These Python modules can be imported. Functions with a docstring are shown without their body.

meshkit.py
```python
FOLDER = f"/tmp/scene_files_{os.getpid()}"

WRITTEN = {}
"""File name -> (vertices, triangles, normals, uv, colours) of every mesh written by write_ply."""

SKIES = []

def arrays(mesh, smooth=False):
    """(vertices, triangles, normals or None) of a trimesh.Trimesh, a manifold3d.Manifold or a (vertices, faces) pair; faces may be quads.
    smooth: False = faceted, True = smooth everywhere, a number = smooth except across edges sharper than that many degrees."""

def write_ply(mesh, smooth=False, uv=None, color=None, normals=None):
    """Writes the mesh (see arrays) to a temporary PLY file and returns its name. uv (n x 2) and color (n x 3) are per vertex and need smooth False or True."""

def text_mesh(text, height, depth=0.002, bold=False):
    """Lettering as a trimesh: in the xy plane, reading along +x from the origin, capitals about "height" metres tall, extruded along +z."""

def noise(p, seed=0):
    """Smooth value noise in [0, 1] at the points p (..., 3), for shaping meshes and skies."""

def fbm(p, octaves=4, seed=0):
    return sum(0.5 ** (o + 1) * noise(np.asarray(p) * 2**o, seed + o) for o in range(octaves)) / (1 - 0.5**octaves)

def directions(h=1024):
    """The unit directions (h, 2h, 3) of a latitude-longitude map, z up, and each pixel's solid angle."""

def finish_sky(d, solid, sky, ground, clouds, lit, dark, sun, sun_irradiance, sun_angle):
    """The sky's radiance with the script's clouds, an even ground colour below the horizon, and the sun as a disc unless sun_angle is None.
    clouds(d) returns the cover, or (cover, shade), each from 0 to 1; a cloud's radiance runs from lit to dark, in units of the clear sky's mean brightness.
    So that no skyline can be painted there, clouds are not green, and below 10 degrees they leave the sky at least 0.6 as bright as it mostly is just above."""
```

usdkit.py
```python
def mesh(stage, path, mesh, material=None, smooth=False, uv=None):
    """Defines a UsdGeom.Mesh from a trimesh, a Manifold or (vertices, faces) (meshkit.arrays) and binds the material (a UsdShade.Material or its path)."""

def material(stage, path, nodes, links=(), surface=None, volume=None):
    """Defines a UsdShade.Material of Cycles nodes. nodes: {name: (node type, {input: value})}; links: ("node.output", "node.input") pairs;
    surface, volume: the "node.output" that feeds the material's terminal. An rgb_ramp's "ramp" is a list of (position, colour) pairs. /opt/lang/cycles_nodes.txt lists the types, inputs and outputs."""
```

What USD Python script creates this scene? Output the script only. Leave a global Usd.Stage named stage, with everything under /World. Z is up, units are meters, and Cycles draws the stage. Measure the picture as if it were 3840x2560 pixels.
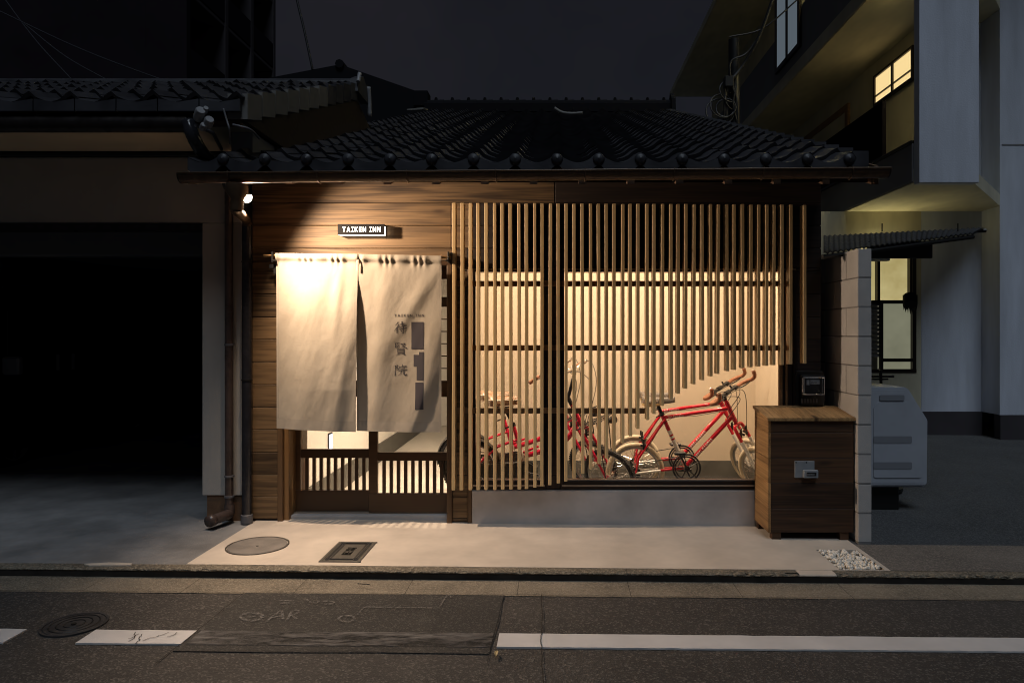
import math, random
import numpy as np, trimesh, usdkit, meshkit
from pxr import Usd, UsdGeom, UsdLux, UsdShade, Gf, Sdf

random.seed(7)
rng = np.random.default_rng(7)
stage = Usd.Stage.CreateInMemory()
UsdGeom.Xform.Define(stage, '/World')
stage.SetDefaultPrim(stage.GetPrimAtPath('/World'))

# ---------------------------------------------------------------- camera
CAM_H, VX, VY, FPX = 1.39, 2085.0, 1250.0, 2560.0      # eye height, vanishing point and focal length in photograph pixels
cam = UsdGeom.Camera.Define(stage, '/World/camera')
cam.AddTranslateOp().Set(Gf.Vec3d(0, 0, CAM_H)); cam.AddRotateXOp().Set(90)
cam.CreateHorizontalApertureAttr(36.0); cam.CreateVerticalApertureAttr(24.0); cam.CreateFocalLengthAttr(24.0)
cam.CreateHorizontalApertureOffsetAttr((1920 - VX) / 3840 * 36.0)
cam.CreateVerticalApertureOffsetAttr(-(1280 - VY) / 3840 * 36.0)
cam.CreateExposureAttr(0.0)

# ---------------------------------------------------------------- night sky and a cool distant light standing in for street lamps
EL, AZ = math.radians(60), math.radians(171)             # elevation, and bearing (atan2(x, y)) of the direction towards the light
usdkit.material(stage, '/World/Looks/sky', {
    's': ('sky_texture', {'sky_type': 'single_scattering', 'sun_disc': False, 'sun_elevation': EL, 'sun_rotation': AZ}),
    'tc': ('texture_coordinate', {}), 'n': ('noise_texture', {'scale': 2.2, 'detail': 5.0, 'roughness': 0.55}),
    'r': ('map_range', {'value': 0.5, 'from_min': 0.35, 'from_max': 0.7, 'to_min': 0.35, 'to_max': 0.95, 'clamp': True}),
    'cl': ('mix_color', {'blend_type': 'mix', 'b': (5.6, 5.4, 6.9), 'use_clamp': False}),
    'b': ('background_shader', {'strength': 0.0027})},
    [('tc.generated', 'n.vector'), ('n.fac', 'r.value'), ('r.result', 'cl.fac'), ('s.color', 'cl.a'), ('cl.result', 'b.color')], surface='b.background')
dome = UsdLux.DomeLight.Define(stage, '/World/sky')
UsdShade.MaterialBindingAPI.Apply(dome.GetPrim()).Bind(UsdShade.Material.Get(stage, '/World/Looks/sky'))
dome.GetPrim().SetCustomDataByKey('kind', 'structure')
street_glow = UsdLux.DistantLight.Define(stage, '/World/night_light')
street_glow.CreateNormalizeAttr(True); street_glow.CreateIntensityAttr(0.22); street_glow.CreateAngleAttr(26.0); street_glow.CreateColorAttr(Gf.Vec3f(0.74, 0.86, 1.0))
_d = np.array([math.sin(AZ) * math.cos(EL), math.cos(AZ) * math.cos(EL), math.sin(EL)])                  # towards the light
_x = np.cross([0, 0, 1.0], _d); _x /= np.linalg.norm(_x); _y = np.cross(_d, _x)
street_glow.AddTransformOp().Set(Gf.Matrix4d(*_x, 0, *_y, 0, *_d, 0, 0, 0, 0, 1))

SPOT_I, ROOM_I, HALL_I, CORR_I = 7600.0, 880.0, 2100.0, 1.0      # eave spotlight seen lit; room, hall and corridor lamps inferred from their glow

# ---------------------------------------------------------------- helpers: pixels of the photograph -> points on real planes
def px(u, Y): return (u - VX) / FPX * Y
def pz(v, Y): return CAM_H - (v - VY) / FPX * Y
def P(u, v, Y): return np.array([px(u, Y), Y, pz(v, Y)])
TILT = -0.009                                            # the street falls gently to the right
def tilt(m):
    m = m.copy(); v = np.array(m.vertices); v[:, 2] += TILT * v[:, 0]; m.vertices = v; return m

# ---------------------------------------------------------------- helpers: naming, things, parts
USED = set()
def new_path(parent, name):
    base = f'{parent}/{name}'; p = base; k = 0
    while p in USED:
        k += 1; p = f'{base}_{k:03d}'
    USED.add(p); return p
def data(prim, **kw):
    for k, v in kw.items():
        if v: prim.SetCustomDataByKey('category' if k == 'cat' else k, v)
class Thing:
    def __init__(s, path, org): s.path, s.org = path, np.array(org, float)
def thing(name, label, cat, org=(0, 0, 0), group=None, kind=None):
    path = new_path('/World', name); x = UsdGeom.Xform.Define(stage, path); x.AddTranslateOp().Set(Gf.Vec3d(*map(float, org)))
    data(x.GetPrim(), label=label, cat=cat, group=group, kind=kind); return Thing(path, org)
def put(name, mesh, mat, parent=None, smooth=False, **kw):
    """one Mesh prim; mesh is in world coordinates"""
    if isinstance(mesh, (list, tuple)) and not isinstance(mesh[0], np.ndarray): mesh = cat(mesh)
    org = parent.org if parent else np.zeros(3)
    path = new_path(parent.path if parent else '/World', name)
    m = mesh
    if np.any(org): m = mesh.copy(); m.apply_translation(-org)
    p = usdkit.mesh(stage, path, m, MAT(mat), smooth=smooth)
    data(p.GetPrim(), **kw); return Thing(path, org)
def dup(src, name, delta, label, cat, group=None):
    path = new_path('/World', name); x = UsdGeom.Xform.Define(stage, path)
    pr = x.GetPrim(); pr.GetReferences().AddInternalReference(src.path)
    pr.GetAttribute('xformOp:translate').Set(Gf.Vec3d(*map(float, src.org + np.array(delta))))
    data(pr, label=label, cat=cat, group=group); pr.SetInstanceable(True); return Thing(path, src.org + np.array(delta))

# ---------------------------------------------------------------- helpers: shapes
T = trimesh.Trimesh
def cat(ms): return trimesh.util.concatenate([m for m in ms if m is not None])
def _chamfer_template():
    pts, sg = [], []
    for sx in (-1, 1):
        for sy in (-1, 1):
            for sz in (-1, 1):
                for k in range(3):
                    v = [sx * .8, sy * .8, sz * .8]; v[k] = (sx, sy, sz)[k]; pts.append(v); sg.append((sx, sy, sz, k))
    h = trimesh.convex.convex_hull(np.array(pts)); hv = np.array(h.vertices)
    order = [int(np.argmin(np.linalg.norm(hv - p, axis=1))) for p in pts]; inv = np.zeros(24, int)
    for i, o in enumerate(order): inv[o] = i
    return np.array(sg, float), inv[np.array(h.faces)]
_CS, _CF = _chamfer_template()
def box(x0, x1, y0, y1, z0, z1, b=0.0):
    x0, x1 = sorted((x0, x1)); y0, y1 = sorted((y0, y1)); z0, z1 = sorted((z0, z1))
    c = np.array([(x0 + x1) / 2, (y0 + y1) / 2, (z0 + z1) / 2]); h = np.array([x1 - x0, y1 - y0, z1 - z0]) / 2
    if b <= 0:
        m = trimesh.creation.box(2 * h); m.apply_translation(c); return m
    b = min(b, h.min() * .45); v = _CS[:, :3] * (h - b)
    for k in range(3):
        sel = _CS[:, 3] == k; v[sel, k] = _CS[sel, k] * h[k]
    return T(v + c, _CF, process=False)
def frame_of(d):
    d = np.asarray(d, float); d = d / np.linalg.norm(d); a = np.cross(d, [0, 0, 1.0] if abs(d[2]) < .9 else [1.0, 0, 0]); a /= np.linalg.norm(a)
    return a, np.cross(d, a), d
def tube(pts, r, n=10, caps=True, ell=None):
    """swept tube; r a number or one per point"""
    p = np.asarray(pts, float); R = np.broadcast_to(np.asarray(r, float), (len(p),))
    t = np.gradient(p, axis=0); t /= np.linalg.norm(t, axis=1, keepdims=True) + 1e-12
    a, b, _ = frame_of(t[0]); A, B = [a], [b]
    for i in range(1, len(p)):
        a = A[-1] - t[i] * (A[-1] @ t[i]); a /= np.linalg.norm(a) + 1e-12; A.append(a); B.append(np.cross(t[i], a))
    th = np.arange(n) * 2 * np.pi / n; e = ell or (1, 1)
    v = np.concatenate([p[i] + R[i] * (np.cos(th)[:, None] * A[i] * e[0] + np.sin(th)[:, None] * B[i] * e[1]) for i in range(len(p))])
    f = []
    for i in range(len(p) - 1):
        for k in range(n):
            q = (i * n + k, i * n + (k + 1) % n, (i + 1) * n + (k + 1) % n, (i + 1) * n + k); f += [(q[0], q[1], q[2]), (q[0], q[2], q[3])]
    if caps:
        v = np.vstack([v, p[0], p[-1]]); c0, c1 = len(v) - 2, len(v) - 1; L = (len(p) - 1) * n
        for k in range(n): f += [(c0, (k + 1) % n, k), (c1, L + k, L + (k + 1) % n)]
    return T(v, np.array(f), process=False)
def curve(pts, n=16):
    """smooth curve through points (Catmull-Rom)"""
    p = np.asarray(pts, float); q = np.vstack([2 * p[0] - p[1], p, 2 * p[-1] - p[-2]]); out = []
    for i in range(1, len(q) - 2):
        for t in np.linspace(0, 1, n, endpoint=False):
            out.append(.5 * ((2 * q[i]) + (-q[i - 1] + q[i + 1]) * t + (2 * q[i - 1] - 5 * q[i] + 4 * q[i + 1] - q[i + 2]) * t * t + (-q[i - 1] + 3 * q[i] - 3 * q[i + 1] + q[i + 2]) * t ** 3))
    return np.vstack([out, p[-1]])
def lathe(profile, c, axis, n=24):
    """profile: (radius, height) pairs turned about axis through c"""
    a, b, d = frame_of(axis); pr = np.asarray(profile, float); th = np.arange(n) * 2 * np.pi / n
    v = np.concatenate([np.asarray(c) + h * d + r * (np.cos(th)[:, None] * a + np.sin(th)[:, None] * b) for r, h in pr]); f = []
    for i in range(len(pr) - 1):
        for k in range(n):
            q = (i * n + k, i * n + (k + 1) % n, (i + 1) * n + (k + 1) % n, (i + 1) * n + k); f += [(q[0], q[1], q[2]), (q[0], q[2], q[3])]
    return T(v, np.array(f), process=False)
def disc(c, axis, r, h, n=24, b=0.0):
    b = min(b, h * .4); return lathe([(1e-5, 0), (r - b, 0), (r, b), (r, h - b), (r - b, h), (1e-5, h)], c, axis, n)
def ring(c, axis, R, r, n=40, m=10):
    a, b, d = frame_of(axis); th = np.linspace(0, 2 * np.pi, n, endpoint=False); ph = np.linspace(0, 2 * np.pi, m, endpoint=False)
    rad = np.cos(th)[:, None] * a + np.sin(th)[:, None] * b
    v = (np.asarray(c) + rad[:, None] * (R + r * np.cos(ph))[None, :, None] + d * (r * np.sin(ph))[None, :, None]).reshape(-1, 3)
    i, j = np.meshgrid(np.arange(n), np.arange(m), indexing='ij'); i2, j2 = (i + 1) % n, (j + 1) % m
    q = np.stack([i * m + j, i2 * m + j, i2 * m + j2, i * m + j2], -1).reshape(-1, 4)
    return T(v, np.vstack([q[:, [0, 1, 2]], q[:, [0, 2, 3]]]), process=False)
def prism(poly, y0, y1, plane='xz'):
    """polygon (list of 2-D points, any winding) pushed from y0 to y1 along the missing axis"""
    from shapely.geometry import Polygon
    g = poly if hasattr(poly, 'exterior') else Polygon(poly).buffer(0)
    gs = getattr(g, 'geoms', [g]); out = []
    for gg in gs:
        m = trimesh.creation.extrude_polygon(gg, abs(y1 - y0), engine='earcut'); v = np.array(m.vertices)
        h = min(y0, y1) + v[:, 2]
        w = {'xz': np.stack([v[:, 0], h, v[:, 1]], 1), 'xy': np.stack([v[:, 0], v[:, 1], h], 1), 'yz': np.stack([h, v[:, 0], v[:, 1]], 1)}[plane]
        f = np.array(m.faces); f = f[:, ::-1] if plane == 'xz' else f
        out.append(T(w, f, process=False))
    return cat(out)
def st(*a): return np.stack(np.broadcast_arrays(*[np.asarray(q, float) for q in a]), -1)
def grid(fn, nu, nv):
    """surface fn(u, v) -> xyz, u and v in 0..1"""
    u, v = np.meshgrid(np.linspace(0, 1, nu + 1), np.linspace(0, 1, nv + 1), indexing='ij'); p = fn(u.ravel(), v.ravel())
    i, j = np.meshgrid(np.arange(nu), np.arange(nv), indexing='ij'); a = i * (nv + 1) + j
    q = np.stack([a, a + nv + 1, a + nv + 2, a + 1], -1).reshape(-1, 4)
    return T(p, np.vstack([q[:, [0, 1, 2]], q[:, [0, 2, 3]]]), process=False)
def hull(pts): return trimesh.convex.convex_hull(np.asarray(pts, float))
def text_on(text, h, origin, xdir, ydir, depth=.002, bold=False, spacing=0.0, width=None):
    """lettering laid out from origin along xdir, with ydir up"""
    xd, yd = np.asarray(xdir, float), np.asarray(ydir, float); xd /= np.linalg.norm(xd); yd /= np.linalg.norm(yd); zd = np.cross(xd, yd); ms = []; x = 0.0
    for ch in text:
        if ch == ' ': x += h * .45 + spacing; continue
        m = meshkit.text_mesh(ch, h, depth, bold); m.apply_translation([x - m.bounds[0][0], 0, 0]); x = m.bounds[1][0] + h * .14 + spacing; ms.append(m)
    m = cat(ms); v = np.array(m.vertices)
    if width: v[:, 0] *= width / v[:, 0].max()
    m.vertices = np.asarray(origin) + v[:, :1] * xd + v[:, 1:2] * yd + v[:, 2:] * zd
    return m

# ---------------------------------------------------------------- materials
_M = {}
def MAT(name):
    if name not in _M: raise KeyError(name)
    return _M[name]
def mk(name, nodes, links=(), surface='p.BSDF', volume=None):
    _M[name] = usdkit.material(stage, '/World/Looks/' + name, nodes, links, surface=surface, volume=volume)
def plain(name, col, rough=.5, metal=0.0, noise=0.0, scale=8.0, bump=0.0, spec=.5, coat=0.0, fine=None, streak=None):
    """one colour with uneven tone and relief"""
    nodes = {'g': ('geometry', {}), 'p': ('principled_bsdf', {'base_color': col, 'roughness': rough, 'metallic': metal, 'specular_ior_level': spec, 'coat_weight': coat})}; links = []
    if noise or bump:
        nodes['n'] = ('noise_texture', {'scale': scale, 'detail': 7.0, 'roughness': .6}); nodes['ms'] = ('mapping', {'scale': streak or (1., 1., 1.)}); links += [('g.position', 'ms.vector'), ('ms.vector', 'n.vector')]
    if noise:
        lo, hi = tuple(c * (1 - noise) for c in col), tuple(min(1, c * (1 + noise)) for c in col)
        nodes['r'] = ('rgb_ramp', {'ramp': [(0.25, lo), (0.75, hi)]}); links += [('n.fac', 'r.fac'), ('r.color', 'p.base_color')]
        nodes['q'] = ('map_range', {'value': .5, 'from_min': .3, 'from_max': .7, 'to_min': max(0, rough - .12), 'to_max': min(1, rough + .12), 'clamp': True}); links += [('n.fac', 'q.value'), ('q.result', 'p.roughness')]
    if bump:
        nodes['n2'] = ('noise_texture', {'scale': fine or scale * 12, 'detail': 5.0, 'roughness': .65}); nodes['b'] = ('bump', {'strength': bump, 'distance': .004})
        links += [('g.position', 'n2.vector'), ('n2.fac', 'b.height'), ('b.normal', 'p.normal')]
    mk(name, nodes, links)
def wood(name, dark, light, along='x', rough=.6, ring=26.0, contrast=1.0, knots=True, bump=.25, knot_col=(.03, .015, .008)):
    """planks: stretched grain, growth lines, knots; each piece takes its own place in the pattern and its own tone"""
    st = {'x': (.55, 1, 1), 'y': (1, .55, 1), 'z': (1, 1, .55)}[along]; fi = {'x': (1.8, 140, 140), 'y': (140, 1.8, 140), 'z': (140, 140, 1.8)}[along]
    wv = {'x': (.22, 2, 3.6), 'y': (3.6, .22, 2), 'z': (3.6, 2, .22)}[along]
    nodes = {'g': ('geometry', {}), 'o': ('object_info', {}), 'sc': ('vector_math', {'math_type': 'scale', 'vector1': (17., 9., 13.)}), 'ad': ('vector_math', {'math_type': 'add'}),
             'm1': ('mapping', {'scale': wv}), 'm2': ('mapping', {'scale': fi}), 'm3': ('mapping', {'scale': st}),
             'd': ('noise_texture', {'scale': 2.4, 'detail': 3.0, 'roughness': .5}), 'dm': ('math', {'math_type': 'multiply', 'value2': ring}), 'sn': ('math', {'math_type': 'sine'}),
             'sm': ('map_range', {'value': 0.0, 'from_min': -1.0, 'from_max': 1.0, 'to_min': 0.0, 'to_max': 1.0}),
             'f': ('noise_texture', {'scale': 1.0, 'detail': 4.0, 'roughness': .65}), 'big': ('noise_texture', {'scale': 1.7, 'detail': 4.0}),
             'a1': ('math', {'math_type': 'multiply', 'value2': .23 * contrast}), 'a2': ('math', {'math_type': 'multiply', 'value2': .86 * contrast}), 'a3': ('math', {'math_type': 'multiply', 'value2': .34}),
             's1': ('math', {'math_type': 'add'}), 's2': ('math', {'math_type': 'add'}), 'tone': ('map_range', {'value': .5, 'from_min': 0., 'from_max': 1., 'to_min': -.16, 'to_max': .16}), 's3': ('math', {'math_type': 'add', 'use_clamp': True}),
             'r': ('rgb_ramp', {'ramp': [(.40, dark), (.98, light)]}), 'b': ('bump', {'strength': bump, 'distance': .003}),
             'p': ('principled_bsdf', {'roughness': rough, 'specular_ior_level': .35})}
    links = [('o.random', 'sc.scale'), ('g.position', 'ad.vector1'), ('sc.vector', 'ad.vector2'), ('ad.vector', 'm1.vector'), ('ad.vector', 'm2.vector'), ('ad.vector', 'm3.vector'),
             ('m1.vector', 'd.vector'), ('d.fac', 'dm.value1'), ('dm.value', 'sn.value1'), ('sn.value', 'sm.value'), ('m2.vector', 'f.vector'), ('m3.vector', 'big.vector'),
             ('sm.result', 'a1.value1'), ('f.fac', 'a2.value1'), ('big.fac', 'a3.value1'), ('a1.value', 's1.value1'), ('a2.value', 's1.value2'), ('s1.value', 's2.value1'), ('a3.value', 's2.value2'),
             ('o.random', 'tone.value'), ('s2.value', 's3.value1'), ('tone.result', 's3.value2'), ('s3.value', 'r.fac'), ('s1.value', 'b.height'), ('b.normal', 'p.normal')]
    if knots:
        kn = {'x': (1.5, 0, 5.0), 'y': (5.0, 1.5, 0), 'z': (5.0, 0, 1.5)}[along]
        nodes |= {'mk': ('mapping', {'scale': kn}), 'v': ('voronoi_texture', {'scale': 1.0, 'randomness': 1.0}), 'kr': ('map_range', {'value': .5, 'from_min': .05, 'from_max': .115, 'to_min': 1., 'to_max': 0., 'clamp': True}),
                  'mx': ('mix_color', {'b': knot_col}), 'km': ('math', {'math_type': 'multiply', 'value2': .9})}
        links += [('ad.vector', 'mk.vector'), ('mk.vector', 'v.vector'), ('v.distance', 'kr.value'), ('kr.result', 'km.value1'), ('km.value', 'mx.fac'), ('r.color', 'mx.a'), ('mx.result', 'p.base_color')]
    else: links += [('r.color', 'p.base_color')]
    mk(name, nodes, links)
def glow(name, col, strength): mk(name, {'e': ('emission', {'color': col, 'strength': strength})}, surface='e.emission')
def pane(name, tint=(1, 1, 1), rough=.0):
    mk(name, {'t': ('transparent_bsdf', {'color': tint}), 'g': ('glossy_bsdf', {'color': (1, 1, 1), 'roughness': rough}), 'f': ('fresnel', {'IOR': 1.45}), 'm': ('mix_closure', {})},
       [('f.fac', 'm.fac'), ('t.BSDF', 'm.closure1'), ('g.BSDF', 'm.closure2')], surface='m.closure')
def aggregate(name, base, spot, scale=220.0, bump=.6, rough=.85, stain=.25, big=1.3, spread=(.45, .7)):
    """asphalt or exposed concrete: stones in a binder, with stains"""
    lo, hi = tuple(c * (1 - stain) for c in base), tuple(c * (1 + stain) for c in base)
    mk(name, {'g': ('geometry', {}), 'v': ('voronoi_texture', {'scale': scale}), 'w': ('separate_color', {}), 'n': ('noise_texture', {'scale': big, 'detail': 7.0, 'roughness': .6}), 'n3': ('noise_texture', {'scale': scale * .35, 'detail': 4.0}),
              'r': ('rgb_ramp', {'ramp': [(.3, lo), (.7, hi)]}), 'k': ('map_range', {'value': .5, 'from_min': spread[0], 'from_max': 1.0, 'to_min': 0., 'to_max': spread[1], 'clamp': True}), 'x': ('mix_color', {'b': spot}),
              'ad': ('math', {'math_type': 'add'}), 'b': ('bump', {'strength': bump, 'distance': .004}), 'p': ('principled_bsdf', {'roughness': rough, 'specular_ior_level': .35})},
       [('g.position', 'v.vector'), ('v.color', 'w.color'), ('g.position', 'n.vector'), ('g.position', 'n3.vector'), ('n.fac', 'r.fac'), ('w.r', 'k.value'), ('k.result', 'x.fac'), ('r.color', 'x.a'), ('x.result', 'p.base_color'),
        ('v.distance', 'ad.value1'), ('n3.fac', 'ad.value2'), ('ad.value', 'b.height'), ('b.normal', 'p.normal')])
def worn(name, col, cover, scale, rough=.8, streak=(1, 1, 1)):
    """paint or chalk that has partly gone: a cut-out where it is worn away"""
    mk(name, {'g': ('geometry', {}), 'mp': ('mapping', {'scale': streak}), 'n': ('noise_texture', {'scale': scale, 'detail': 8.0, 'roughness': .75}), 'k': ('map_range', {'value': .5, 'from_min': cover - .06, 'from_max': cover + .12, 'to_min': 0., 'to_max': 1., 'clamp': True}),
              'p': ('principled_bsdf', {'base_color': col, 'roughness': rough}), 't': ('transparent_bsdf', {}), 'm': ('mix_closure', {})},
       [('g.position', 'mp.vector'), ('mp.vector', 'n.vector'), ('n.fac', 'k.value'), ('k.result', 'm.fac'), ('t.BSDF', 'm.closure1'), ('p.BSDF', 'm.closure2')], surface='m.closure')

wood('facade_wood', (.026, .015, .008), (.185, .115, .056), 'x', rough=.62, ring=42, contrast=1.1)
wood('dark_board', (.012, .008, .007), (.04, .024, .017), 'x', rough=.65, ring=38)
wood('box_wood_shaded', (.022, .011, .006), (.085, .042, .02), 'x', rough=.6, ring=40)  # cabinet wood darkened in colour, so its front looks shaded
wood('box_wood_lit', (.12, .06, .022), (.44, .26, .11), 'y', rough=.6, ring=40)  # same wood lightened in colour, for lamp light on side and lid
wood('slat_wood', (.56, .39, .19), (.76, .57, .31), 'z', rough=.5, ring=18, contrast=.7, knots=False, bump=.08)
wood('rail_wood', (.13, .07, .03), (.27, .15, .07), 'x', rough=.55, ring=20, knots=False, bump=.1)
wood('door_wood', (.055, .028, .013), (.105, .056, .027), 'x', rough=.42, ring=18, contrast=.6, knots=False, bump=.06)
wood('post_wood', (.07, .04, .02), (.17, .10, .05), 'z', rough=.5, ring=18, contrast=.7, knots=False, bump=.08)
wood('jamb_wood', (.14, .075, .03), (.30, .17, .07), 'z', rough=.5, ring=18, contrast=.7, knots=False, bump=.08)
wood('eave_wood', (.06, .035, .02), (.14, .08, .045), 'y', rough=.65, ring=20)
plain('window_metal', (.030, .022, .019), .38, .6)
plain('window_trim', (.42, .34, .27), .4, .4)
plain('roof_tile', (.027, .027, .032), .5, .0, .55, 3.3, .35, spec=.42)
plain('roof_tile_pale', (.14, .135, .125), .6, .0, .2, 9.0, .2)
plain('dark_metal', (.022, .018, .017), .35, .5, .2, 12)
plain('brown_pipe', (.06, .042, .036), .32, .0, .25, 10)
plain('black_pipe', (.018, .018, .022), .18, .0, .2, 10)
plain('bronze_gutter', (.085, .052, .030), .34, .35, .15, 10)
plain('black_iron', (.012, .012, .012), .45, .3)
plain('brass', (.55, .33, .14), .3, .9)
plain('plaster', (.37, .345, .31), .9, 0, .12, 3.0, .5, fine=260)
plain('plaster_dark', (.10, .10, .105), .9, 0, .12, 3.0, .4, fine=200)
plain('soffit_plaster', (.42, .36, .26), .9, 0, .1, 2.0, .3, fine=200)
plain('apron_concrete', (.50, .43, .355), .8, 0, .17, 3.4, .22, fine=120, spec=.3)
plain('old_concrete', (.19, .185, .18), .88, 0, .42, 2.6, .6, fine=110, spec=.25)
plain('plinth_concrete', (.44, .415, .40), .75, 0, .24, 3.3, .15, fine=70)
plain('skirt_mortar', (.095, .092, .082), .6, 0, .35, 6.0, .15)
plain('hall_floor', (.60, .56, .50), .75, 0, .08, 1.6, .1)
plain('room_wall', (.57, .485, .375), .9, 0, .03, 2.0, .22, fine=330)
plain('hall_wall', (.80, .77, .72), .9, 0, .03, 2.0, .1, fine=300)
plain('ceiling', (.75, .72, .66), .9)
plain('block', (.40, .385, .37), .92, 0, .14, 4.0, .5, fine=210)
plain('white_wall', (.53, .56, .63), .9, 0, .22, 2.0, .9, fine=55, streak=(1.6, 1.6, .28))
plain('grey_wall', (.20, .20, .205), .9, 0, .12, 2.0, .3, fine=120)
plain('cream_wall', (.52, .48, .35), .9, 0, .22, 2.2, .6, fine=60, streak=(1.5, .7, .5))
plain('tower_wall', (.014, .011, .014), .8, 0, .3, .6, spec=.04)
plain('tower_rail', (.060, .054, .058), .6, 0, .2, 1.0, spec=.05)
plain('cloth_print', (.050, .042, .048), .9, 0, .18, 30)
plain('sign_face', (.006, .005, .005), .6, spec=.1)
plain('white_plastic', (.34, .36, .40), .42, 0, .08, 5)
plain('grey_plastic', (.19, .20, .22), .5)
plain('meter_grey', (.22, .235, .25), .5, 0, .1, 20)
plain('cable_black', (.012, .012, .013), .45)
plain('cable_grey', (.10, .10, .11), .5); plain('cable_far', (.035, .035, .042), .7, spec=.1); plain('far_roof', (.010, .010, .012), .8, spec=.05)
plain('clamp_grey', (.24, .24, .25), .5, 0, .2, 20)
plain('iron_cover', (.085, .075, .062), .5, .35, .35, 14, .3)
plain('iron_cover_dark', (.035, .034, .036), .55, .3, .3, 14, .4)
plain('manhole_face', (.17, .15, .13), .7, 0, .3, 9, .3)
plain('line_paint', (.50, .48, .465), .75, 0, .12, 5, .35, fine=240)
plain('pebble', (.72, .66, .57), .7, 0, .15, 30)
plain('leaf', (.36, .27, .13), .7)
plain('frame_red', (.55, .008, .026), .22, 0, .05, 9, coat=.6)
plain('frame_crimson', (.52, .008, .042), .22, 0, .05, 9, coat=.6)
plain('frame_white', (.74, .73, .70), .28, 0, .03, 9, coat=.4)
plain('tyre_cream', (.66, .57, .42), .7, 0, .08, 14)
plain('tyre_black', (.018, .017, .017), .75, 0, .2, 30, .4)
plain('chrome', (.72, .71, .69), .2, 1.0)
plain('alloy', (.50, .49, .48), .34, 1.0)
plain('black_part', (.018, .017, .018), .32, .2)
plain('grip_brown', (.30, .125, .065), .55, 0, .2, 30)
plain('saddle_grey', (.16, .14, .125), .45)
plain('saddle_tan', (.48, .34, .17), .5)
plain('saddle_brown', (.30, .17, .10), .38, 0, .2, 18)
plain('saddle_trim', (.62, .52, .42), .45)
plain('decal_white', (.80, .78, .76), .4)
plain('car_paint', (.010, .010, .013), .25, .2, coat=.6)
plain('car_glass', (.010, .011, .013), .06)
plain('car_plastic', (.010, .010, .011), .5)
plain('mirror_shell', (.13, .13, .14), .3)
plain('black_cloth', (.012, .011, .013), .9)
plain('corrugated', (.020, .020, .021), .7, 0, .4, 6)
aggregate('asphalt', (.040, .035, .031), (.17, .155, .135), 125, .8, spread=(.72, .55))
aggregate('asphalt_patch', (.031, .028, .025), (.13, .12, .105), 135, .8, spread=(.75, .5))
aggregate('lot_asphalt', (.055, .055, .055), (.14, .14, .14), 120, .6)
aggregate('verge_asphalt', (.12, .105, .09), (.24, .21, .18), 130, .7)
aggregate('gutter_concrete', (.155, .130, .096), (.30, .255, .19), 140, .9, stain=.42, big=2.4)
aggregate('kerb_concrete', (.115, .097, .072), (.27, .23, .17), 95, 1.0, stain=.4, big=3.0)
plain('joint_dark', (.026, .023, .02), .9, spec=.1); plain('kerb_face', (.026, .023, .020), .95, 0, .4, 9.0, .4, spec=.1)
worn('line_ghost', (.105, .097, .092), .49, 11.0, streak=(.5, 1.6, 1))
worn('chalk', (.15, .14, .132), .50, 55.0)
pane('window_glass'); pane('meter_glass')
mk('frosted_lit', {'g': ('geometry', {}), 'n': ('noise_texture', {'scale': 3.0, 'detail': 3.0}), 'r': ('rgb_ramp', {'ramp': [(.3, (.55, .44, .17)), (.7, (.80, .68, .32))]}), 'e': ('emission', {'strength': .62})}, [('g.position', 'n.vector'), ('n.fac', 'r.fac'), ('r.color', 'e.color')], surface='e.emission')
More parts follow.
